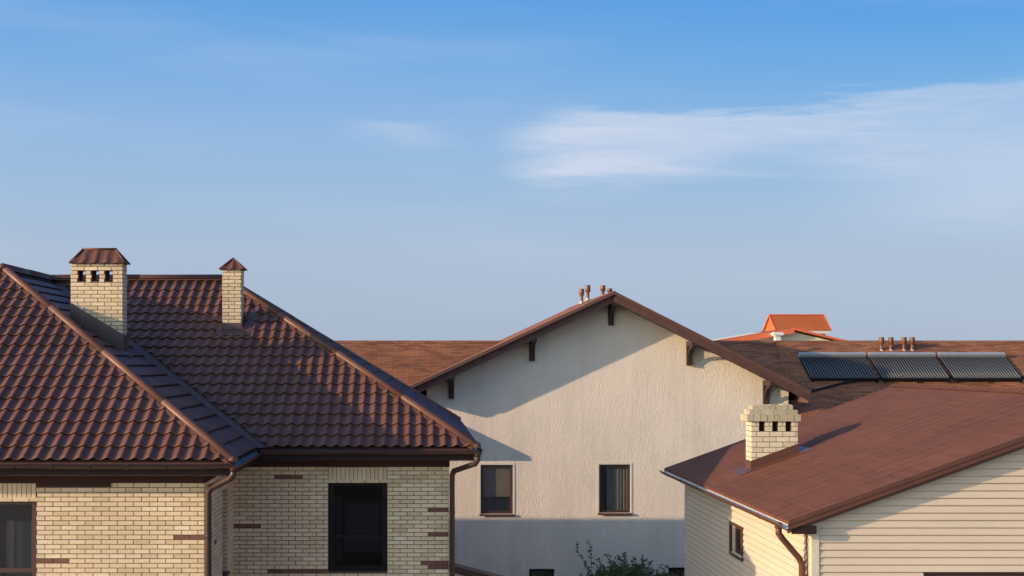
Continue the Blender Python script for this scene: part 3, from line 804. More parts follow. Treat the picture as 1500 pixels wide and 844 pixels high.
# fascia boards, rafters ends and soffit
fy = OY + .125
def rake(xa, za, xb, zb, y0, y1, d0, d1): mb.prism([(xa, y0, za - d1), (xb, y0, zb - d1), (xb, y0, zb - d0), (xa, y0, za - d0)], (0, y1 - y0, 0))
mb = MB(); rake(lx + .03, lz + .014, ax, az, fy, fy + .035, T, T + .24)
for k in range(13):
    x = lx + .10 + k * .085; zz = az - sl * (ax - x)
    mb.box(x - .012, x + .012, fy - .006, fy + .001, zz - T - .235, zz - T - .10)
mb.build('fascia_board', M['board'], SR)
mb = MB(); rake(ax, az, rx - .03, rz + .015, OY + .03, OY + .065, T, T + .23)
for k in range(19):
    x = rx - .12 - k * .085; zz = az - sr * (x - ax)
    mb.box(x - .008, x + .008, OY + .024, OY + .031, zz - T - .22, zz - T - .10)
mb.build('fascia_board', M['board'], SR)
mb = MB()
rake(lx + .03, lz + .014, ax, az, fy + .0351, CY + .05, T + .10, T + .12)
mb.box(lx + .03, lx + .06, fy + .036, Y1, lz - .36, lz - T - .001); mb.box(lx + .061, X0, CY + .051, Y1, lz - .34, lz - .32)
mb.build('soffit', M['soffit'], SR)
mb = MB()
rake(ax, az, rx - .03, rz + .015, OY + .0651, CY + .05, T + .10, T + .12)
mb.box(rx - .06, rx - .03, OY + .066, Y1, rz - .36, rz - T - .001); mb.box(X1, rx - .061, CY + .051, Y1, rz - .34, rz - .32)
mb.build('soffit', M['soffit'], SR)
# timber brackets
def bracket(x):
    zt = (az - sl * (ax - x) if x < ax else az - sr * (x - ax)) - .24
    mb = MB(); w = .085
    mb.prism([(x - w, OY + .14, zt - .16), (x - w, CY, zt - .16), (x - w, CY, zt), (x - w, OY + .14, zt)], (2 * w, 0, 0))
    mb.prism([(x - w * .98, CY - .13, zt - .74), (x - w * .98, CY, zt - .74), (x - w * .98, CY, zt - .1601), (x - w * .98, CY - .13, zt - .1601)], (2 * w * .98, 0, 0))
    # curved brace in segments
    P = []
    for k in range(9):
        t = k / 8; an = t * math.pi / 2
        P.append((CY - .1301 - .56 * (1 - math.cos(an)), zt - .68 + .52 * math.sin(an)))
    for (ya, za), (yb, zb) in zip(P, P[1:]):
        mb.hexa([(x - w * .8, ya, za - .05), (x + w * .8, ya, za - .05), (x + w * .8, yb, zb - .05), (x - w * .8, yb, zb - .05), (x - w * .8, ya, za + .06), (x + w * .8, ya, za + .06), (x + w * .8, yb, zb + .055), (x - w * .8, yb, zb + .055)])
    return mb.build('roof_bracket', M['timber'], SH)
for px in (661, 779, 894.5, 1009, 1121): bracket((px - 615) / PC)
# unseen closed gable added to throw the pointed shadow on the stucco wall
mb = MB()
cxr, czr = .46, 6.72
mb.prism([(cxr, 37.0, czr), (cxr, 37.0, czr + .12), (-2.0, 37.0, czr + .12 + 2.46 * .47), (-4.5, 37.0, czr + .12), (-4.5, 37.0, czr)], (0, 1.45, 0))
mb.build('shadow_caster', M['shingle'], SH)
# the upper shingle field ends in a raised edge over the lower one
mb = MB()
st = [(12.45, 39.19), (13.6, 39.62), (14.62, 39.86), (16.2, 39.93), (25, 39.93), (25, 41.9), (12.45 - .3, 41.9), (11.9, 40.4)]
mb.prism([(x, y, mz(y) + .004) for x, y in st], (0, 0, .055))
mb.build('upper_field', M['shingle'], SR)
mb = MB()
for (xa, ya), (xb, yb) in zip(st[:4], st[1:5]):
    mb.hexa([(xa, ya - .05, mz(ya) - .02), (xb, yb - .05, mz(yb) - .02), (xb, yb, mz(yb) - .0), (xa, ya, mz(ya) - .0), (xa, ya - .05, mz(ya) + .062), (xb, yb - .05, mz(yb) + .062), (xb, yb, mz(yb) + .062), (xa, ya, mz(ya) + .062)])
mb.build('edge_shadow', M['black'], SR)  # black strip stands in for the shadow line below the raised edge
# roof vents
def vent(x, y, zb, h, rb=.055, rt=.088):
    mb = MB()
    mb.tube([(x, y, zb - .15), (x, y, zb + h * .62)], rb, 14)
    mb.tube([(x, y, zb + h * .50), (x, y, zb + h * .56), (x, y, zb + h * .98), (x, y, zb + h)], rt, 16, radii=[rb + .01, rt, rt, rt * .94])
    v = mb.build('roof_vent', M['vent'], SH)
    mb = MB(); mb.tube([(x, y, zb - .06), (x, y, zb + .015), (x, y, zb + .05)], .1, 12, radii=[.10, .07, .056])
    mb.build('vent_base', M['sealant'], v)
for px in (1291.3, 1305, 1324.3, 1336.3):
    vent((px - 615) * 41.4 / 1800, 41.4, mz(41.4) + .02, .46)
for px, yb, Yv, h in ((852, 443, 42.0, .46), (861, 438.5, 41.0, .47), (883, 435, 39.8, .37), (893, 433, 39.0, .22)):
    x = (px - 615) * Yv / 1800
    vent(x, Yv, 9 + (532 - yb) * Yv / 1800, h)

# ================================================================== SIDING HOUSE
GH = thing('siding_house', (11, 24, 0), 'cream vinyl-sided house with a low plain red-brown gable roof on the right', 'house')
gx, gX1 = 6.17, 16.05; gy, gy1 = 19.25, 28.4
ex, rxx = 5.70, 11.1; ry0, ry1 = 19.0, 28.65
gz = 6.55; gs = .36; grz = gz + gs * (rxx - ex); exr = 2 * rxx - ex
Fg = frameF((gx, gy, 0), (1, 0, 0), (0, -1, 0)); Lg = gX1 - gx
Fl = frameF((gx, gy1, 0), (0, -1, 0), (-1, 0, 0)); Ll = gy1 - gy
hg = [(7.88 - gx, 9.6 - gx, 4.3, 5.745)]
hl = [(gy1 - 24.27, gy1 - 23.38, 5.27, 5.83)]
zwl = gz + gs * (gx - ex) - .14
mb = MB()
wall(mb, Fg, Lg, 0, zwl - .12, .2, hg)
mb.prism([(gx, gy, zwl - .12), (gX1, gy, zwl - .12), (rxx, gy, grz - .2)], (0, .2, 0))
wall(mb, Fl, Ll - .2, 0, zwl - .02, .2, hl)
mb.box(gX1 - .2, gX1, gy + .2, gy1, 0, zwl - .02); mb.box(gx + .2, gX1 - .2, gy1 - .2, gy1, 0, zwl - .12)
mb.prism([(gx + .2, gy1 - .2, zwl - .12), (gX1 - .2, gy1 - .2, zwl - .12), (rxx, gy1 - .2, grz - .2)], (0, .2, 0))
GW = mb.build('wall', M['sidetrim'], GH)
def siding(F, L, z0, z1, holes, clip, lap=.116, a_start=0.):
    mb = MB(); z = z1
    while z > z0:
        zb = z - lap
        segs = [(a_start, L)]
        for h in holes:
            if h[2] - .02 < (z + zb) / 2 < h[3] + .02:
                ns = []
                for s0, s1 in segs:
                    if s1 <= h[0] or s0 >= h[1]: ns.append((s0, s1)); continue
                    if s0 < h[0]: ns.append((s0, h[0]))
                    if s1 > h[1]: ns.append((h[1], s1))
                segs = ns
        for s0, s1 in segs:
            # gentle dutch-lap profile
            cuts = [s0, s1]
            prof = [(-.002, z), (-.002, z - .015), (-.020, z - .019), (-.026, z - .05), (-.038, zb + .012), (-.038, zb + .001), (-.002, zb)]
            for c0, c1 in zip(cuts, cuts[1:]):
                for (da, za), (db, zb_) in zip(prof, prof[1:]):
                    mb.poly([F(c0, db, zb_), F(c1, db, zb_), F(c1, da, za), F(c0, da, za)])
        z -= lap
    return mb.build('siding', M['siding'], GW, clip=clip, fixn=False)
nrm_l = V((-gs, 0, 1)).normalized(); nrm_r = V((gs, 0, 1)).normalized()
topc = grz - .19
siding(Fg, Lg, .3, 8.4, hg, [((rxx, gy, topc), nrm_l), ((rxx, gy, topc), nrm_r)])
siding(Fl, Ll, .3, zwl, hl, None)
Fr2 = frameF((gX1, gy, 0), (0, 1, 0), (1, 0, 0)); siding(Fr2, gy1 - gy, .3, zwl, [], None)
# corner posts
mb = MB(); mb.box(gx - .044, gx + .07, gy - .046, gy - .0005, 0.2, zwl + .01); mb.box(gx - .046, gx - .0005, gy - .0455, gy + .07, 0.2, zwl + .01); mb.build('corner_trim', M['sidetrim'], GW)
mb = MB(); mb.box(gx - .046, gx - .0005, gy1 - .07, gy1 + .022, 0.2, zwl); mb.build('corner_trim', M['sidetrim'], GW)
mb = MB(); mb.box(gX1 - .07, gX1 + .045, gy - .046, gy - .0005, .2, zwl); mb.build('corner_trim', M['sidetrim'], GW)
# roof
mb = MB(); t = .05
mb.prism([(ex, ry0, gz - t), (rxx, ry0, grz - t), (rxx, ry0, grz), (ex, ry0, gz)], (0, ry1 - ry0, 0))
mb.prism([(rxx, ry0, grz - t), (exr, ry0, gz - t), (exr, ry0, gz), (rxx, ry0, grz)], (0, ry1 - ry0, 0))
GR = mb.build('roof', M['sroof'], GH)
mb = MB()
mb.prism([(rxx - .17, ry0 - .01, grz - .045), (rxx, ry0 - .01, grz + .022), (rxx + .17, ry0 - .01, grz - .045), (rxx, ry0 - .01, grz - .004)], (0, ry1 - ry0 + .02, 0))
# lifted shingle tabs along the ridge
for k in range(34):
    y = ry0 + .1 + k * .285
    mb.prism([(rxx - .16, y, grz - .034), (rxx, y, grz + .03), (rxx + .16, y, grz - .034), (rxx, y, grz + .022)], (0, .2, 0))
mb.build('ridge_cap', M['sroof'], GR)
mb = MB()
def rk(xa, za, xb, zb, y0, y1, d0, d1): mb.prism([(xa, y0, za - d1), (xb, y0, zb - d1), (xb, y0, zb - d0), (xa, y0, za - d0)], (0, y1 - y0, 0))
for (xa, za, xb, zb) in ((ex, gz, rxx, grz), (rxx, grz, exr, gz)):
    mb = MB()
    rk(xa, za, xb, zb, ry0 - .012, ry0 - .0005, -.018, .055)        # drip edge
    rk(xa, za, xb, zb, ry0 + .0, ry0 + .035, t + .001, .135)
    rk(xa, za, xb, zb, ry0 + .034, ry0 + .07, .1349, .19)
    mb.build('rake_trim', M['gutter_s'], GR)
    mb = MB(); rk(xa, za, xb, zb, ry1 - .03, ry1 - .01, t + .001, .17); mb.build('rake_trim', M['gutter_s'], GR)
mb = MB()
for (xa, za, xb, zb) in ((ex + .05, gz + .018, rxx, grz), (rxx, grz, exr - .05, gz + .018)):
    mb.prism([(xa, ry0 + .071, za - .19), (xb, ry0 + .071, zb - .19), (xb, ry0 + .071, zb - .17), (xa, ry0 + .071, za - .17)], (0, gy - ry0 - .08, 0))
mb.box(ex + .03, ex + .05, ry0 + .071, ry1, gz - .17, gz - .055); mb.box(ex + .05, gx - .024, ry0 + .071, ry1, gz - .17, gz - .15)
mb.box(ex + .06, gx - .025, ry0 + .031, ry0 + .05, gz - .20, gz - .07)
mb.box(exr - .05, exr - .03, ry0 + .071, ry1, gz - .17, gz - .055)
mb.build('soffit', M['fascia'], GR)
# gutter with a paler inner face
gutter(GH, [((ex - .045, ry1 - .05, gz - .055), (ex - .045, ry0 + .0, gz - .055))], [M['gutter_s'], M['white']], r=.07, hook_gap=1.5)
downspout(GH, [(ex - .03, 19.42, gz - .11), (ex - .03, 19.42, gz - .24), (ex + .02, 19.43, gz - .31), (gx - .13, 19.56, gz - .66), (gx - .085, 19.57, gz - .76), (gx - .085, 19.57, .3)], .05, M['gutter_s'], (4.6, 2.2))
# thin dark tube standing in for the wavy shadow down the corner
mb = MB(); mb.tube([(gx - .055, gy + .18, gz - .17), (gx - .055, gy + .16, 6.0), (gx - .055, gy + .13, 5.4), (gx - .055, gy + .12, 4.9), (gx - .055, gy + .12, 1.0)], .012, 6)
mb.build('corner_shadow', M['fascia'], GH)
window(GH, Fl, hl[0][0], hl[0][1], hl[0][2], hl[0][3], .06, .05, [], 'frameb', 'small brown window high on the side wall')
mb = MB(); a0, a1, c0, c1 = hl[0]
for q4 in ((a0 - .05, a0, c0 - .05, c1 + .05), (a1, a1 + .05, c0 - .05, c1 + .05), (a0, a1, c1, c1 + .05), (a0, a1, c0 - .05, c0)):
    mb.boxF(Fl, q4[0], q4[1], -.052, .0, q4[2], q4[3])
mb.build('window_trim', M['frameb'], GW)
window(GH, Fg, hg[0][0], hg[0][1], hg[0][2], hg[0][3], .04, .06, [('v', (hg[0][0] + hg[0][1]) / 2, .06)], 'frameb', 'wide brown window in the front wall')
# chimney on the siding house
kx0, kx1, ky0, ky1 = 6.615, 7.53, 24.5, 24.9
Zg = lambda x: gz + gs * (x - ex)
mb = MB(); zk = 7.84
kh = [(.13 + k * .265 + .02, .13 + k * .265 + .125, 7.625, 7.835) for k in range(3)]
Fk = frameF((kx0, ky0, 0), (1, 0, 0), (0, -1, 0))
wall(mb, Fk, kx1 - kx0, 6.4, zk, .11, kh)
Fk2 = frameF((kx0, ky1 - .11, 0), (1, 0, 0), (0, -1, 0)); wall(mb, Fk2, kx1 - kx0, 6.4, zk, .11, kh)
mb.box(kx0, kx0 + .09, ky0 + .11, ky1 - .11, 6.4, zk); mb.box(kx1 - .09, kx1, ky0 + .11, ky1 - .11, 6.4, zk)
mb.box(kx0 + .09, kx1 - .09, ky0 + .11, ky1 - .11, 6.4, 7.6)
KC = mb.build('chimney', M['mortar'], GH); KC['label'] = 'pale brick chimney with a stepped brick crown'
mb = MB(); chimney_bricks(mb, kx0, kx1, ky0, ky1, 6.5, zk, kh, bl=.262, ch=.1045, sh=.1)
mb.build('brickwork', [M['brickw'], M['brickd']], KC)
mb = MB()
def course(x0, x1, y0, y1, z0, z1, bw, rnd=False):
    n = round((x1 - x0) / bw); w = (x1 - x0) / n
    mb.box(x0 + .02, x1 - .02, y0 + .02, y1 - .02, z0, z1 - .012)
    for i in range(n):
        a, b = x0 + i * w + .004, x0 + (i + 1) * w - .004
        dz = random.uniform(-.006, .008); dy = random.uniform(-.008, .008)
        for (ya, yb) in ((y0, (y0 + y1) / 2 - .004), ((y0 + y1) / 2 + .004, y1)):
            if rnd:   # rounded top arris
                P = [(a, z0), (b, z0), (b, z1 - .025), (b - .025, z1 + dz), (a + .025, z1 + dz), (a, z1 - .025)]
                mb.prism([(px, ya + dy, pz) for px, pz in P], (0, yb - ya, 0))
            else: mb.box(a, b, ya + dy, yb, z0 + .002, z1 + dz)
course(kx0 - .11, kx1 + .05, ky0 - .06, ky1 + .06, zk, zk + .13, .13)
course(kx0 - .045, kx1 + .0, ky0 - .015, ky1 + .02, zk + .132, zk + .225, .26)
course(kx0 + .03, kx1 - .07, ky0 + .05, ky1 - .03, zk + .227, zk + .325, .125, True)
mb.build('chimney_crown', [M['brickc']], KC)
mb = MB()
h = .17
for (ya, yb) in ((ky0 - .022, ky0 - .008), (ky1 + .008, ky1 + .022)):
    mb.hexa([(kx0 - .02, ya, Zg(kx0) - .1), (kx1 + .02, ya, Zg(kx1) - .1), (kx1 + .02, yb, Zg(kx1) - .1), (kx0 - .02, yb, Zg(kx0) - .1),
             (kx0 - .02, ya, Zg(kx0) + h), (kx1 + .02, ya, Zg(kx1) + h + .02), (kx1 + .02, yb, Zg(kx1) + h + .02), (kx0 - .02, yb, Zg(kx0) + h)])
mb.box(kx0 - .022, kx0 - .008, ky0 - .008, ky1 + .008, Zg(kx0) - .1, Zg(kx0) + h)
mb.box(kx1 + .008, kx1 + .022, ky0 - .008, ky1 + .008, Zg(kx1) - .1, Zg(kx1) + h)
def apron(x0, x1, y0, y1, dz0=.004, dz1=.012):
    mb.hexa([(x0, y0, Zg(x0) + dz0), (x1, y0, Zg(x1) + dz0), (x1, y1, Zg(x1) + dz0), (x0, y1, Zg(x0) + dz0), (x0, y0, Zg(x0) + dz1), (x1, y0, Zg(x1) + dz1), (x1, y1, Zg(x1) + dz1), (x0, y1, Zg(x0) + dz1)])
apron(kx0 - .28, kx1 + .25, ky0 - .24, ky0 - .022); apron(kx0 - .28, kx0 - .022, ky0 - .0219, ky1 + .2); apron(kx1 + .022, kx1 + .25, ky0 - .0219, ky1 + .2)
mb.build('flashing', M['gutter_s'], KC)

# ================================================================== SOLAR COLLECTORS
nm = V((0, -MS, 1)).normalized(); sm = V((0, 1, MS)).normalized()
def collector(px0, label):
    Yb = 39.68
    base = V(((px0 - 615) * 40.9 / 1800, Yb, mz(Yb) + .03))
    t = thing('solar_collector', base, label, 'solar collector', 'evacuated tube solar collectors in a row on the shingle roof')
    Wd, Ln = 2.21, 1.56
    P = lambda a, b, h: base + V((a, 0, 0)) + sm * b + nm * h
    def slab(mb, a0, a1, b0, b1, h0, h1, m=0): mb.hexa([P(a0, b0, h0), P(a1, b0, h0), P(a1, b1, h0), P(a0, b1, h0), P(a0, b0, h1), P(a1, b0, h1), P(a1, b1, h1), P(a0, b1, h1)], m)
    mb = MB(); slab(mb, 0, Wd, Ln - .14, Ln, .07, .20); mb.build('header', M['alu'], t)
    mb = MB(); slab(mb, 0.02, Wd - .02, 0, .05, .06, .13)
    slab(mb, 0, .035, .05, Ln - .14, .05, .09); slab(mb, Wd - .035, Wd, .05, Ln - .14, .05, .09)
    slab(mb, 0, Wd, .45, .49, .03, .05); slab(mb, 0, Wd, 1.05, 1.09, .03, .05)
    for a in (.05, Wd / 2, Wd - .09):
        slab(mb, a, a + .04, -.06, .02, .0, .06); slab(mb, a, a + .04, Ln - .2, Ln - .14, 0, .07)
    mb.build('frame', M['black'], t)
    mb = MB(); slab(mb, .03, Wd - .03, .05, Ln - .14, .02, .028); mb.build('back_sheet', M['black'], t)
    src = None
    for k in range(24):
        a = .06
        if src is None:
            mb = MB(); mb.tube([P(a, .05, .10), P(a, Ln - .141, .10)], .025, 10)
            src = mb.build('vacuum_tube', M['tube'], t)
        else:
            c = src.copy(); C.objects.link(c); c.parent = t; c.location = (k * (Wd - .12) / 23, 0, 0)
    return t
m, nt, b = bsdf_mat('dark_glass_tube'); b.inputs['Base Color'].default_value = (.075, .08, .09, 1); b.inputs['Roughness'].default_value = .36
b.inputs['Specular IOR Level'].default_value = .45
M['tube'] = m
collector(1170, 'leftmost of the three tube solar collectors, beside the brown gable rake')
collector(1272, 'middle tube solar collector, just below the four brown vent pipes')
collector(1374, 'rightmost of the three tube solar collectors, nearest the right picture edge')

# ================================================================== FAR RED-ROOFED HOUSE
RH = thing('red_roof_house', (25, 86, 0), 'far pale house with bright orange tiled roofs beyond the long shingle roof', 'house')
mb = MB()
mb.prism([(18.4, 80.4, 0), (28.9, 80.4, 0), (28.9, 80.4, 10.0), (24.36, 80.4, 11.05), (18.4, 80.4, 10.0)], (0, 9.5, 0))
mb.box(25.9, 29.3, 89.9, 91.4, 0, 11.2)
mb.box(25.9, 29.3, 88.75, 89.9, 0, 11.2)
mb.build('wall', M['cream'], RH)
mb = MB()
mb.prism([(17.6, 80, 9.93), (24.36, 80, 11.08), (24.36, 80, 11.26), (17.6, 80, 10.11)], (0, 8, 0))
mb.prism([(24.36, 80, 11.15), (29.6, 80, 9.92), (29.6, 80, 10.02), (24.36, 80, 11.26)], (0, 8, 0))
r1 = mb.build('roof', M['orange'], RH)
mb = MB()
mb.prism([(17.5, 79.9, 9.78), (24.36, 79.9, 10.94), (24.36, 79.9, 11.28), (17.5, 79.9, 10.12)], (0, .12, 0))
mb.prism([(24.36, 79.9, 11.16), (29.7, 79.9, 9.91), (29.7, 79.9, 10.03), (24.36, 79.9, 11.29)], (0, .12, 0))
mb.build('roof_edge', M['oedge'], r1)
mb = MB()
zf = lambda x: 11.26 - .170 * (24.36 - x) + .02
mb.hexa([(18.6, 82.6, zf(18.6)), (22.9, 82.6, zf(22.9)), (22.9, 85.6, zf(22.9)), (18.6, 85.6, zf(18.6)), (18.6, 82.6, zf(18.6) + .05), (22.9, 82.6, zf(22.9) + .05), (22.9, 85.6, zf(22.9) + .05), (18.6, 85.6, zf(18.6) + .05)])
mb.build('roof_sheet', M['pale'], r1)
mb = MB()
ya, yb, yr = 88.4, 91.7, 90.05
for (yy, s2) in ((ya, 1), (yb, -1)):
    mb.prism([(25.62, yy, 11.33), (25.62, yr, 12.45), (25.62, yr, 12.52), (25.62, yy, 11.40)], (3.95, 0, 0))
r2 = mb.build('roof', M['orange'], RH)
mb = MB(); mb.prism([(25.68, ya + .08, 11.33), (25.68, yb - .08, 11.33), (25.68, yr, 12.44)], (.05, 0, 0)); mb.prism([(29.45, ya + .08, 11.33), (29.45, yb - .08, 11.33), (29.45, yr, 12.44)], (.05, 0, 0))
mb.build('gable_panel', M['orange'], r2)
mb = MB()
for x in (25.55, 29.56):
    for yy in (ya, yb):
        mb.prism([(x, yy, 11.30), (x, yr, 12.44), (x, yr, 12.56), (x, yy, 11.42)], (.07, 0, 0))
mb.box(25.55, 29.63, yr - .08, yr + .08, 12.50, 12.58)
mb.build('ridge_cap', M['oedge'], r2)
mb = MB(); mb.box(25.7, 29.55, ya + .03, ya + .33, 11.12, 11.33); mb.build('fascia', M['white'], RH)
mb = MB(); mb.box(26.2, 29.2, 88.70, 88.745, 10.6, 11.1); mb.build('window', M['frameb'], RH)  # stretch of dark brown wall below the eave, not glazing
mb = MB(); mb.box(22.95, 23.3, 79.3, 79.7, 0, 10.75); ch = mb.build('chimney', M['white'], RH)
mb = MB(); mb.box(22.85, 23.4, 79.2, 79.8, 10.75, 10.98); mb.box(22.78, 23.47, 79.13, 79.87, 10.82, 10.93); mb.build('chimney_crown', M['white'], ch)

# ================================================================== TREE
def tree():
    t = thing('fruit_tree', (6.0, 35.6, 0), 'low fruit tree with thin upright shoots in front of the shaded stucco wall', 'tree')
    br = MB(); lf = MB()
    def leaf(p, d, s):
        d = V(d).normalized(); r = V((random.gauss(0, 1), random.gauss(0, 1), random.gauss(0, 1)))
        w = d.cross(r).normalized() * s * .30; n = d.cross(w).normalized() * s * .10
        a = lf.vert(p); b_ = lf.vert(p + d * s * .5 + w + n); c = lf.vert(p + d * s); e = lf.vert(p + d * s * .5 - w + n); m_ = lf.vert(p + d * s * .5 - n * .5)
        lf.face([a, b_, m_]); lf.face([b_, c, m_]); lf.face([c, e, m_]); lf.face([e, a, m_])
    def twig(p, d, L, r, leafy=True):
        n = max(3, int(L / .09)); pts = [V(p)]; d = V(d).normalized()
        for k in range(n):
            d = (d + V((random.gauss(0, .10), random.gauss(0, .10), random.gauss(.03, .07)))).normalized()
            pts.append(pts[-1] + d * L / n)
        br.tube(pts, r, 5, radii=[r * (1 - .75 * k / n) for k in range(n + 1)])
        if leafy:
            for q in pts[1:]:
                for _ in range(random.randint(4, 8)):
                    o = V((random.gauss(0, 1), random.gauss(0, 1), random.gauss(0, .8)))
                    leaf(q + o * .012, (o.normalized() + d * .6), random.uniform(.055, .10))
        return pts
    br.tube([(6.0, 35.6, -.05), (6.02, 35.62, .6), (5.97, 35.6, 1.2)], .09, 10, radii=[.12, .09, .08])
    for k in range(24):
        an = 2 * math.pi * k / 24 + random.uniform(-.2, .2)
        d = V((math.cos(an) * 1.55 + .1, math.sin(an) * .7, random.uniform(.9, 2.0)))
        L = random.uniform(1.1, 1.9)
        limb = twig((5.98, 35.6, random.uniform(.9, 1.2)), d, L, .035, False)
        for q in limb[3:]:
            if random.random() < .85:
                for _ in range(4):
                    dd = V((random.gauss(0, .8), random.gauss(0, .6), random.uniform(.15, 1.0)))
                    tw = twig(q, dd, random.uniform(.35, .8), .009)
                    if random.random() < .7:
                        twig(tw[len(tw) // 2], dd + V((random.gauss(0, .8), random.gauss(0, .8), .2)), random.uniform(.2, .45), .006)
    # tall shoots seen against the wall
    for (x0, z0, x1, z1) in ((5.0, 2.6, 4.28, 3.78), (4.95, 2.7, 4.86, 3.86), (5.3, 2.6, 5.45, 3.42), (5.9, 2.7, 6.0, 3.38), (6.3, 2.6, 6.42, 3.4), (6.9, 2.4, 7.15, 3.05), (7.1, 2.2, 7.55, 2.98), (6.7, 2.4, 6.72, 3.2), (5.6, 2.5, 5.72, 3.3), (7.1, 2.2, 6.95, 3.0)):
        a = V((x0, 35.5 + random.uniform(-.3, .3), z0)); b_ = V((x1, 35.5, z1))
        twig(a, b_ - a, (b_ - a).length, .010)
        twig((V((5.98, 35.6, 1.2))), a - V((5.98, 35.6, 1.2)), (a - V((5.98, 35.6, 1.2))).length, .025)
    br.build('trunk', M['bark'], t, fixn=False)
    lf.build('crown', M['leaf'], t, fixn=False)
tree()

# ================================================================== GROUND
mb = MB(); mb.poly([(-700, -300, 0), (700, -300, 0), (700, 1200, 0), (-700, 1200, 0)])
tag(mb.build('ground', M['bounce_ground']), None, None, None, 'structure')

# ================================================================== LIGHT, SKY, CAMERA
EXPO = .35; SUNSKY = 4.6
A_, B_ = 3.0, .75     # light travels (A_, 1, -B_)
dirn = V((A_, 1, -B_)).normalized()
elev = math.asin(-dirn.z); azim = math.atan2(-dirn.x, -dirn.y)   # clockwise from +Y
su = bpy.data.lights.new('sun', 'SUN'); su.energy = 4.3; su.angle = R(.53); su.color = (1.0, .745, .47)
so = bpy.data.objects.new('sun', su); C.objects.link(so); so.rotation_euler = dirn.to_track_quat('-Z', 'Y').to_euler(); so.location = (-30, 0, 30)

w = bpy.data.worlds.new('World'); sc.world = w; nt = NT(w)
bg = nt.n['Background']
sky = nt.add('ShaderNodeTexSky'); sky.sky_type = 'NISHITA'; sky.sun_disc = False
sky.sun_elevation = elev; sky.sun_rotation = azim % (2 * math.pi)
sky.altitude = 100; sky.air_density = 1.0; sky.dust_density = .3; sky.ozone_density = 2.5
tc = nt.add('ShaderNodeTexCoord'); sp = nt.add('ShaderNodeSeparateXYZ', i_Vector=tc.outputs['Generated'])
az_ = nt.math('ARCTAN2', sp.outputs['X'], sp.outputs['Y']); el_ = nt.math('ARCSINE', sp.outputs['Z'])
cv = nt.add('ShaderNodeCombineXYZ'); nt.l.new(nt.math('MULTIPLY', az_, 4.5), cv.inputs[0]); nt.l.new(nt.math('MULTIPLY', nt.math('ADD', el_, nt.math('MULTIPLY', az_, .03)), 34.0), cv.inputs[1])
n1 = nt.add('ShaderNodeTexNoise', i_Vector=cv.outputs[0], i_Scale=1.3, i_Detail=9.0, i_Roughness=.56, i_Distortion=.5)
cv2 = nt.add('ShaderNodeCombineXYZ'); nt.l.new(nt.math('MULTIPLY', az_, 7.0), cv2.inputs[0]); nt.l.new(nt.math('MULTIPLY', nt.math('ADD', el_, nt.math('MULTIPLY', az_, .05)), 95.0), cv2.inputs[1])
nf = nt.add('ShaderNodeTexNoise', i_Vector=cv2.outputs[0], i_Scale=1.0, i_Detail=8.0, i_Roughness=.6, i_Distortion=1.2)
n2 = nt.add('ShaderNodeTexNoise', i_Vector=cv.outputs[0], i_Scale=.45, i_Detail=3.0)
def band(x, a, b, c, d): return nt.math('MULTIPLY', nt.smooth(x, a, b), nt.math('SUBTRACT', 1.0, nt.smooth(x, c, d)))
wob = nt.math('MULTIPLY', nt.math('SUBTRACT', n1.outputs['Fac'], .5), .045)
elw = nt.math('ADD', el_, wob)
# long cirrus bank to the right
el2 = nt.math('SUBTRACT', nt.math('ADD', elw, nt.math('MULTIPLY', wob, .5)), nt.math('MULTIPLY', az_, .016))
b1 = nt.math('MULTIPLY', band(el2, .125, .165, .188, .200), nt.smooth(nt.math('ADD', az_, nt.math('MULTIPLY', wob, 3.0)), .065, .13))
b1 = nt.math('MULTIPLY', b1, nt.math('SUBTRACT', 1.0, nt.math('MULTIPLY', nt.smooth(az_, .22, .46), .40)))
b1 = nt.math('MULTIPLY', b1, nt.math('ADD', .45, nt.math('MULTIPLY', n1.outputs['Fac'], .7)))
b2 = nt.math('MULTIPLY', band(elw, .085, .12, .14, .175), nt.smooth(az_, .28, .44))
b3 = nt.math('MULTIPLY', nt.math('MULTIPLY', band(elw, .172, .184, .186, .198), band(az_, -.08, -.02, -.02, .05)), .32)
veil = nt.math('MULTIPLY', nt.smooth(n2.outputs['Fac'], .45, .75), .22)
b4 = nt.math('MULTIPLY', nt.math('MULTIPLY', band(elw, .148, .156, .158, .168), band(az_, .05, .10, .14, .26)), .32)
b3 = nt.math('ADD', b3, b4)
b1 = nt.math('MULTIPLY', b1, nt.math('ADD', .35, nt.math('MULTIPLY', nf.outputs['Fac'], 1.3)))
f = nt.math('ADD', nt.math('ADD', nt.math('MULTIPLY', b1, .85), nt.math('MULTIPLY', b2, .45)), nt.math('ADD', b3, veil), clamp=True)
f = nt.math('MULTIPLY', f, nt.smooth(el_, .0, .06))
K_ = 1 / (.10 * 2 ** EXPO)
def dl(r, g_, b_): c = lin(r, g_, b_); return (c[0], c[1], c[2], 1)
E = lambda el: el / 1.5708
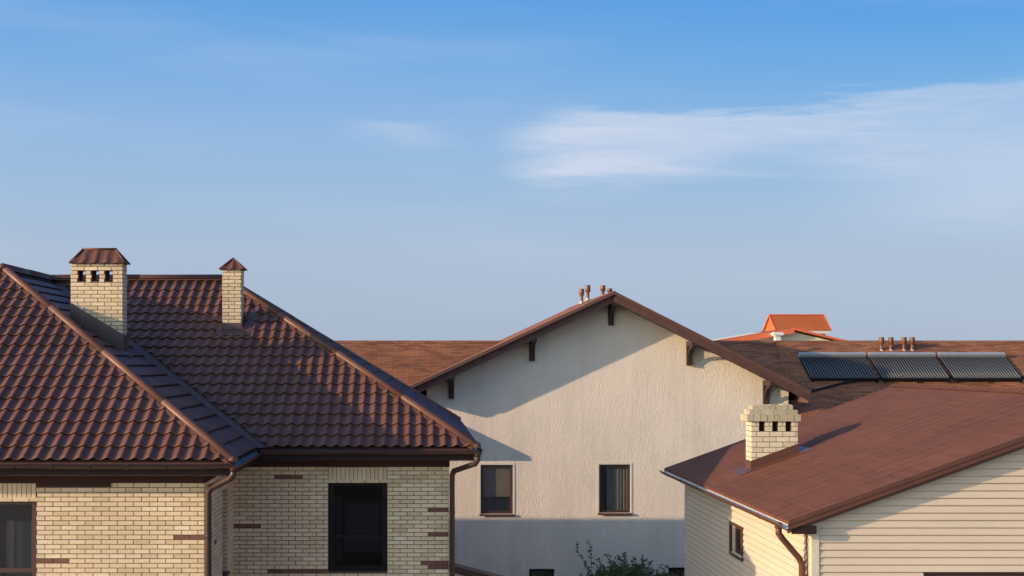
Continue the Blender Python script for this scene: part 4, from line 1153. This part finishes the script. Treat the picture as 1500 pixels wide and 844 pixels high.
clear = nt.ramp(nt.math('DIVIDE', el_, 1.5708, clamp=True), [(0, dl(164, 182, 208)), (E(.045), dl(170, 187, 213)), (E(.085), dl(174, 191, 216)), (E(.13), dl(164, 192, 224)), (E(.185), dl(150, 188, 230)), (E(.24), dl(124, 177, 232)), (E(.30), dl(92, 162, 232)), (E(.6), dl(62, 122, 205)), (1, dl(45, 90, 170))])
# deeper blue away from the sun (to the right), paler towards it
sd = V((-dirn.x, -dirn.y, 0)).normalized()
dt = nt.math('ADD', nt.math('MULTIPLY', sp.outputs['X'], sd.x), nt.math('MULTIPLY', sp.outputs['Y'], sd.y))
right = nt.math('MULTIPLY', nt.smooth(nt.math('MULTIPLY', dt, -1.0), .25, .75), nt.smooth(el_, .10, .28))
clear = nt.mix(nt.math('MULTIPLY', right, .9), clear, nt.mix(1., clear, (.50, .86, 1.0, 1), 'MULTIPLY'))
clear = nt.mix(1., clear, (K_, K_, K_, 1), 'MULTIPLY')
warm = nt.mix(1., sky.outputs[0], (SUNSKY, SUNSKY * .87, SUNSKY * .70, 1), 'MULTIPLY')
near = nt.smooth(dt, -.02, .55)
base = nt.mix(near, clear, warm)
base = nt.mix(.12, base, sky.outputs[0])
cc = dl(205, 216, 236); cc = (cc[0] * K_, cc[1] * K_, cc[2] * K_, 1)
col = nt.mix(f, base, cc)
nt.l.new(col, bg.inputs['Color']); bg.inputs['Strength'].default_value = .10

cam = bpy.data.cameras.new('camera'); co = bpy.data.objects.new('camera', cam); C.objects.link(co)
co.location = (0, 0, 9); co.rotation_euler = (R(90), 0, 0)
cam.sensor_width = 36; cam.lens = 43.2; cam.shift_x = .09; cam.shift_y = .0733
cam.clip_end = 3000; cam.clip_start = .5
sc.camera = co
sc.view_settings.view_transform = 'Standard'; sc.view_settings.look = 'None'; sc.view_settings.exposure = EXPO; sc.view_settings.gamma = 1
sc.view_settings.use_curve_mapping = False
sc.cycles.max_bounces = 6; sc.cycles.diffuse_bounces = 3; sc.cycles.glossy_bounces = 3; sc.cycles.transparent_max_bounces = 8
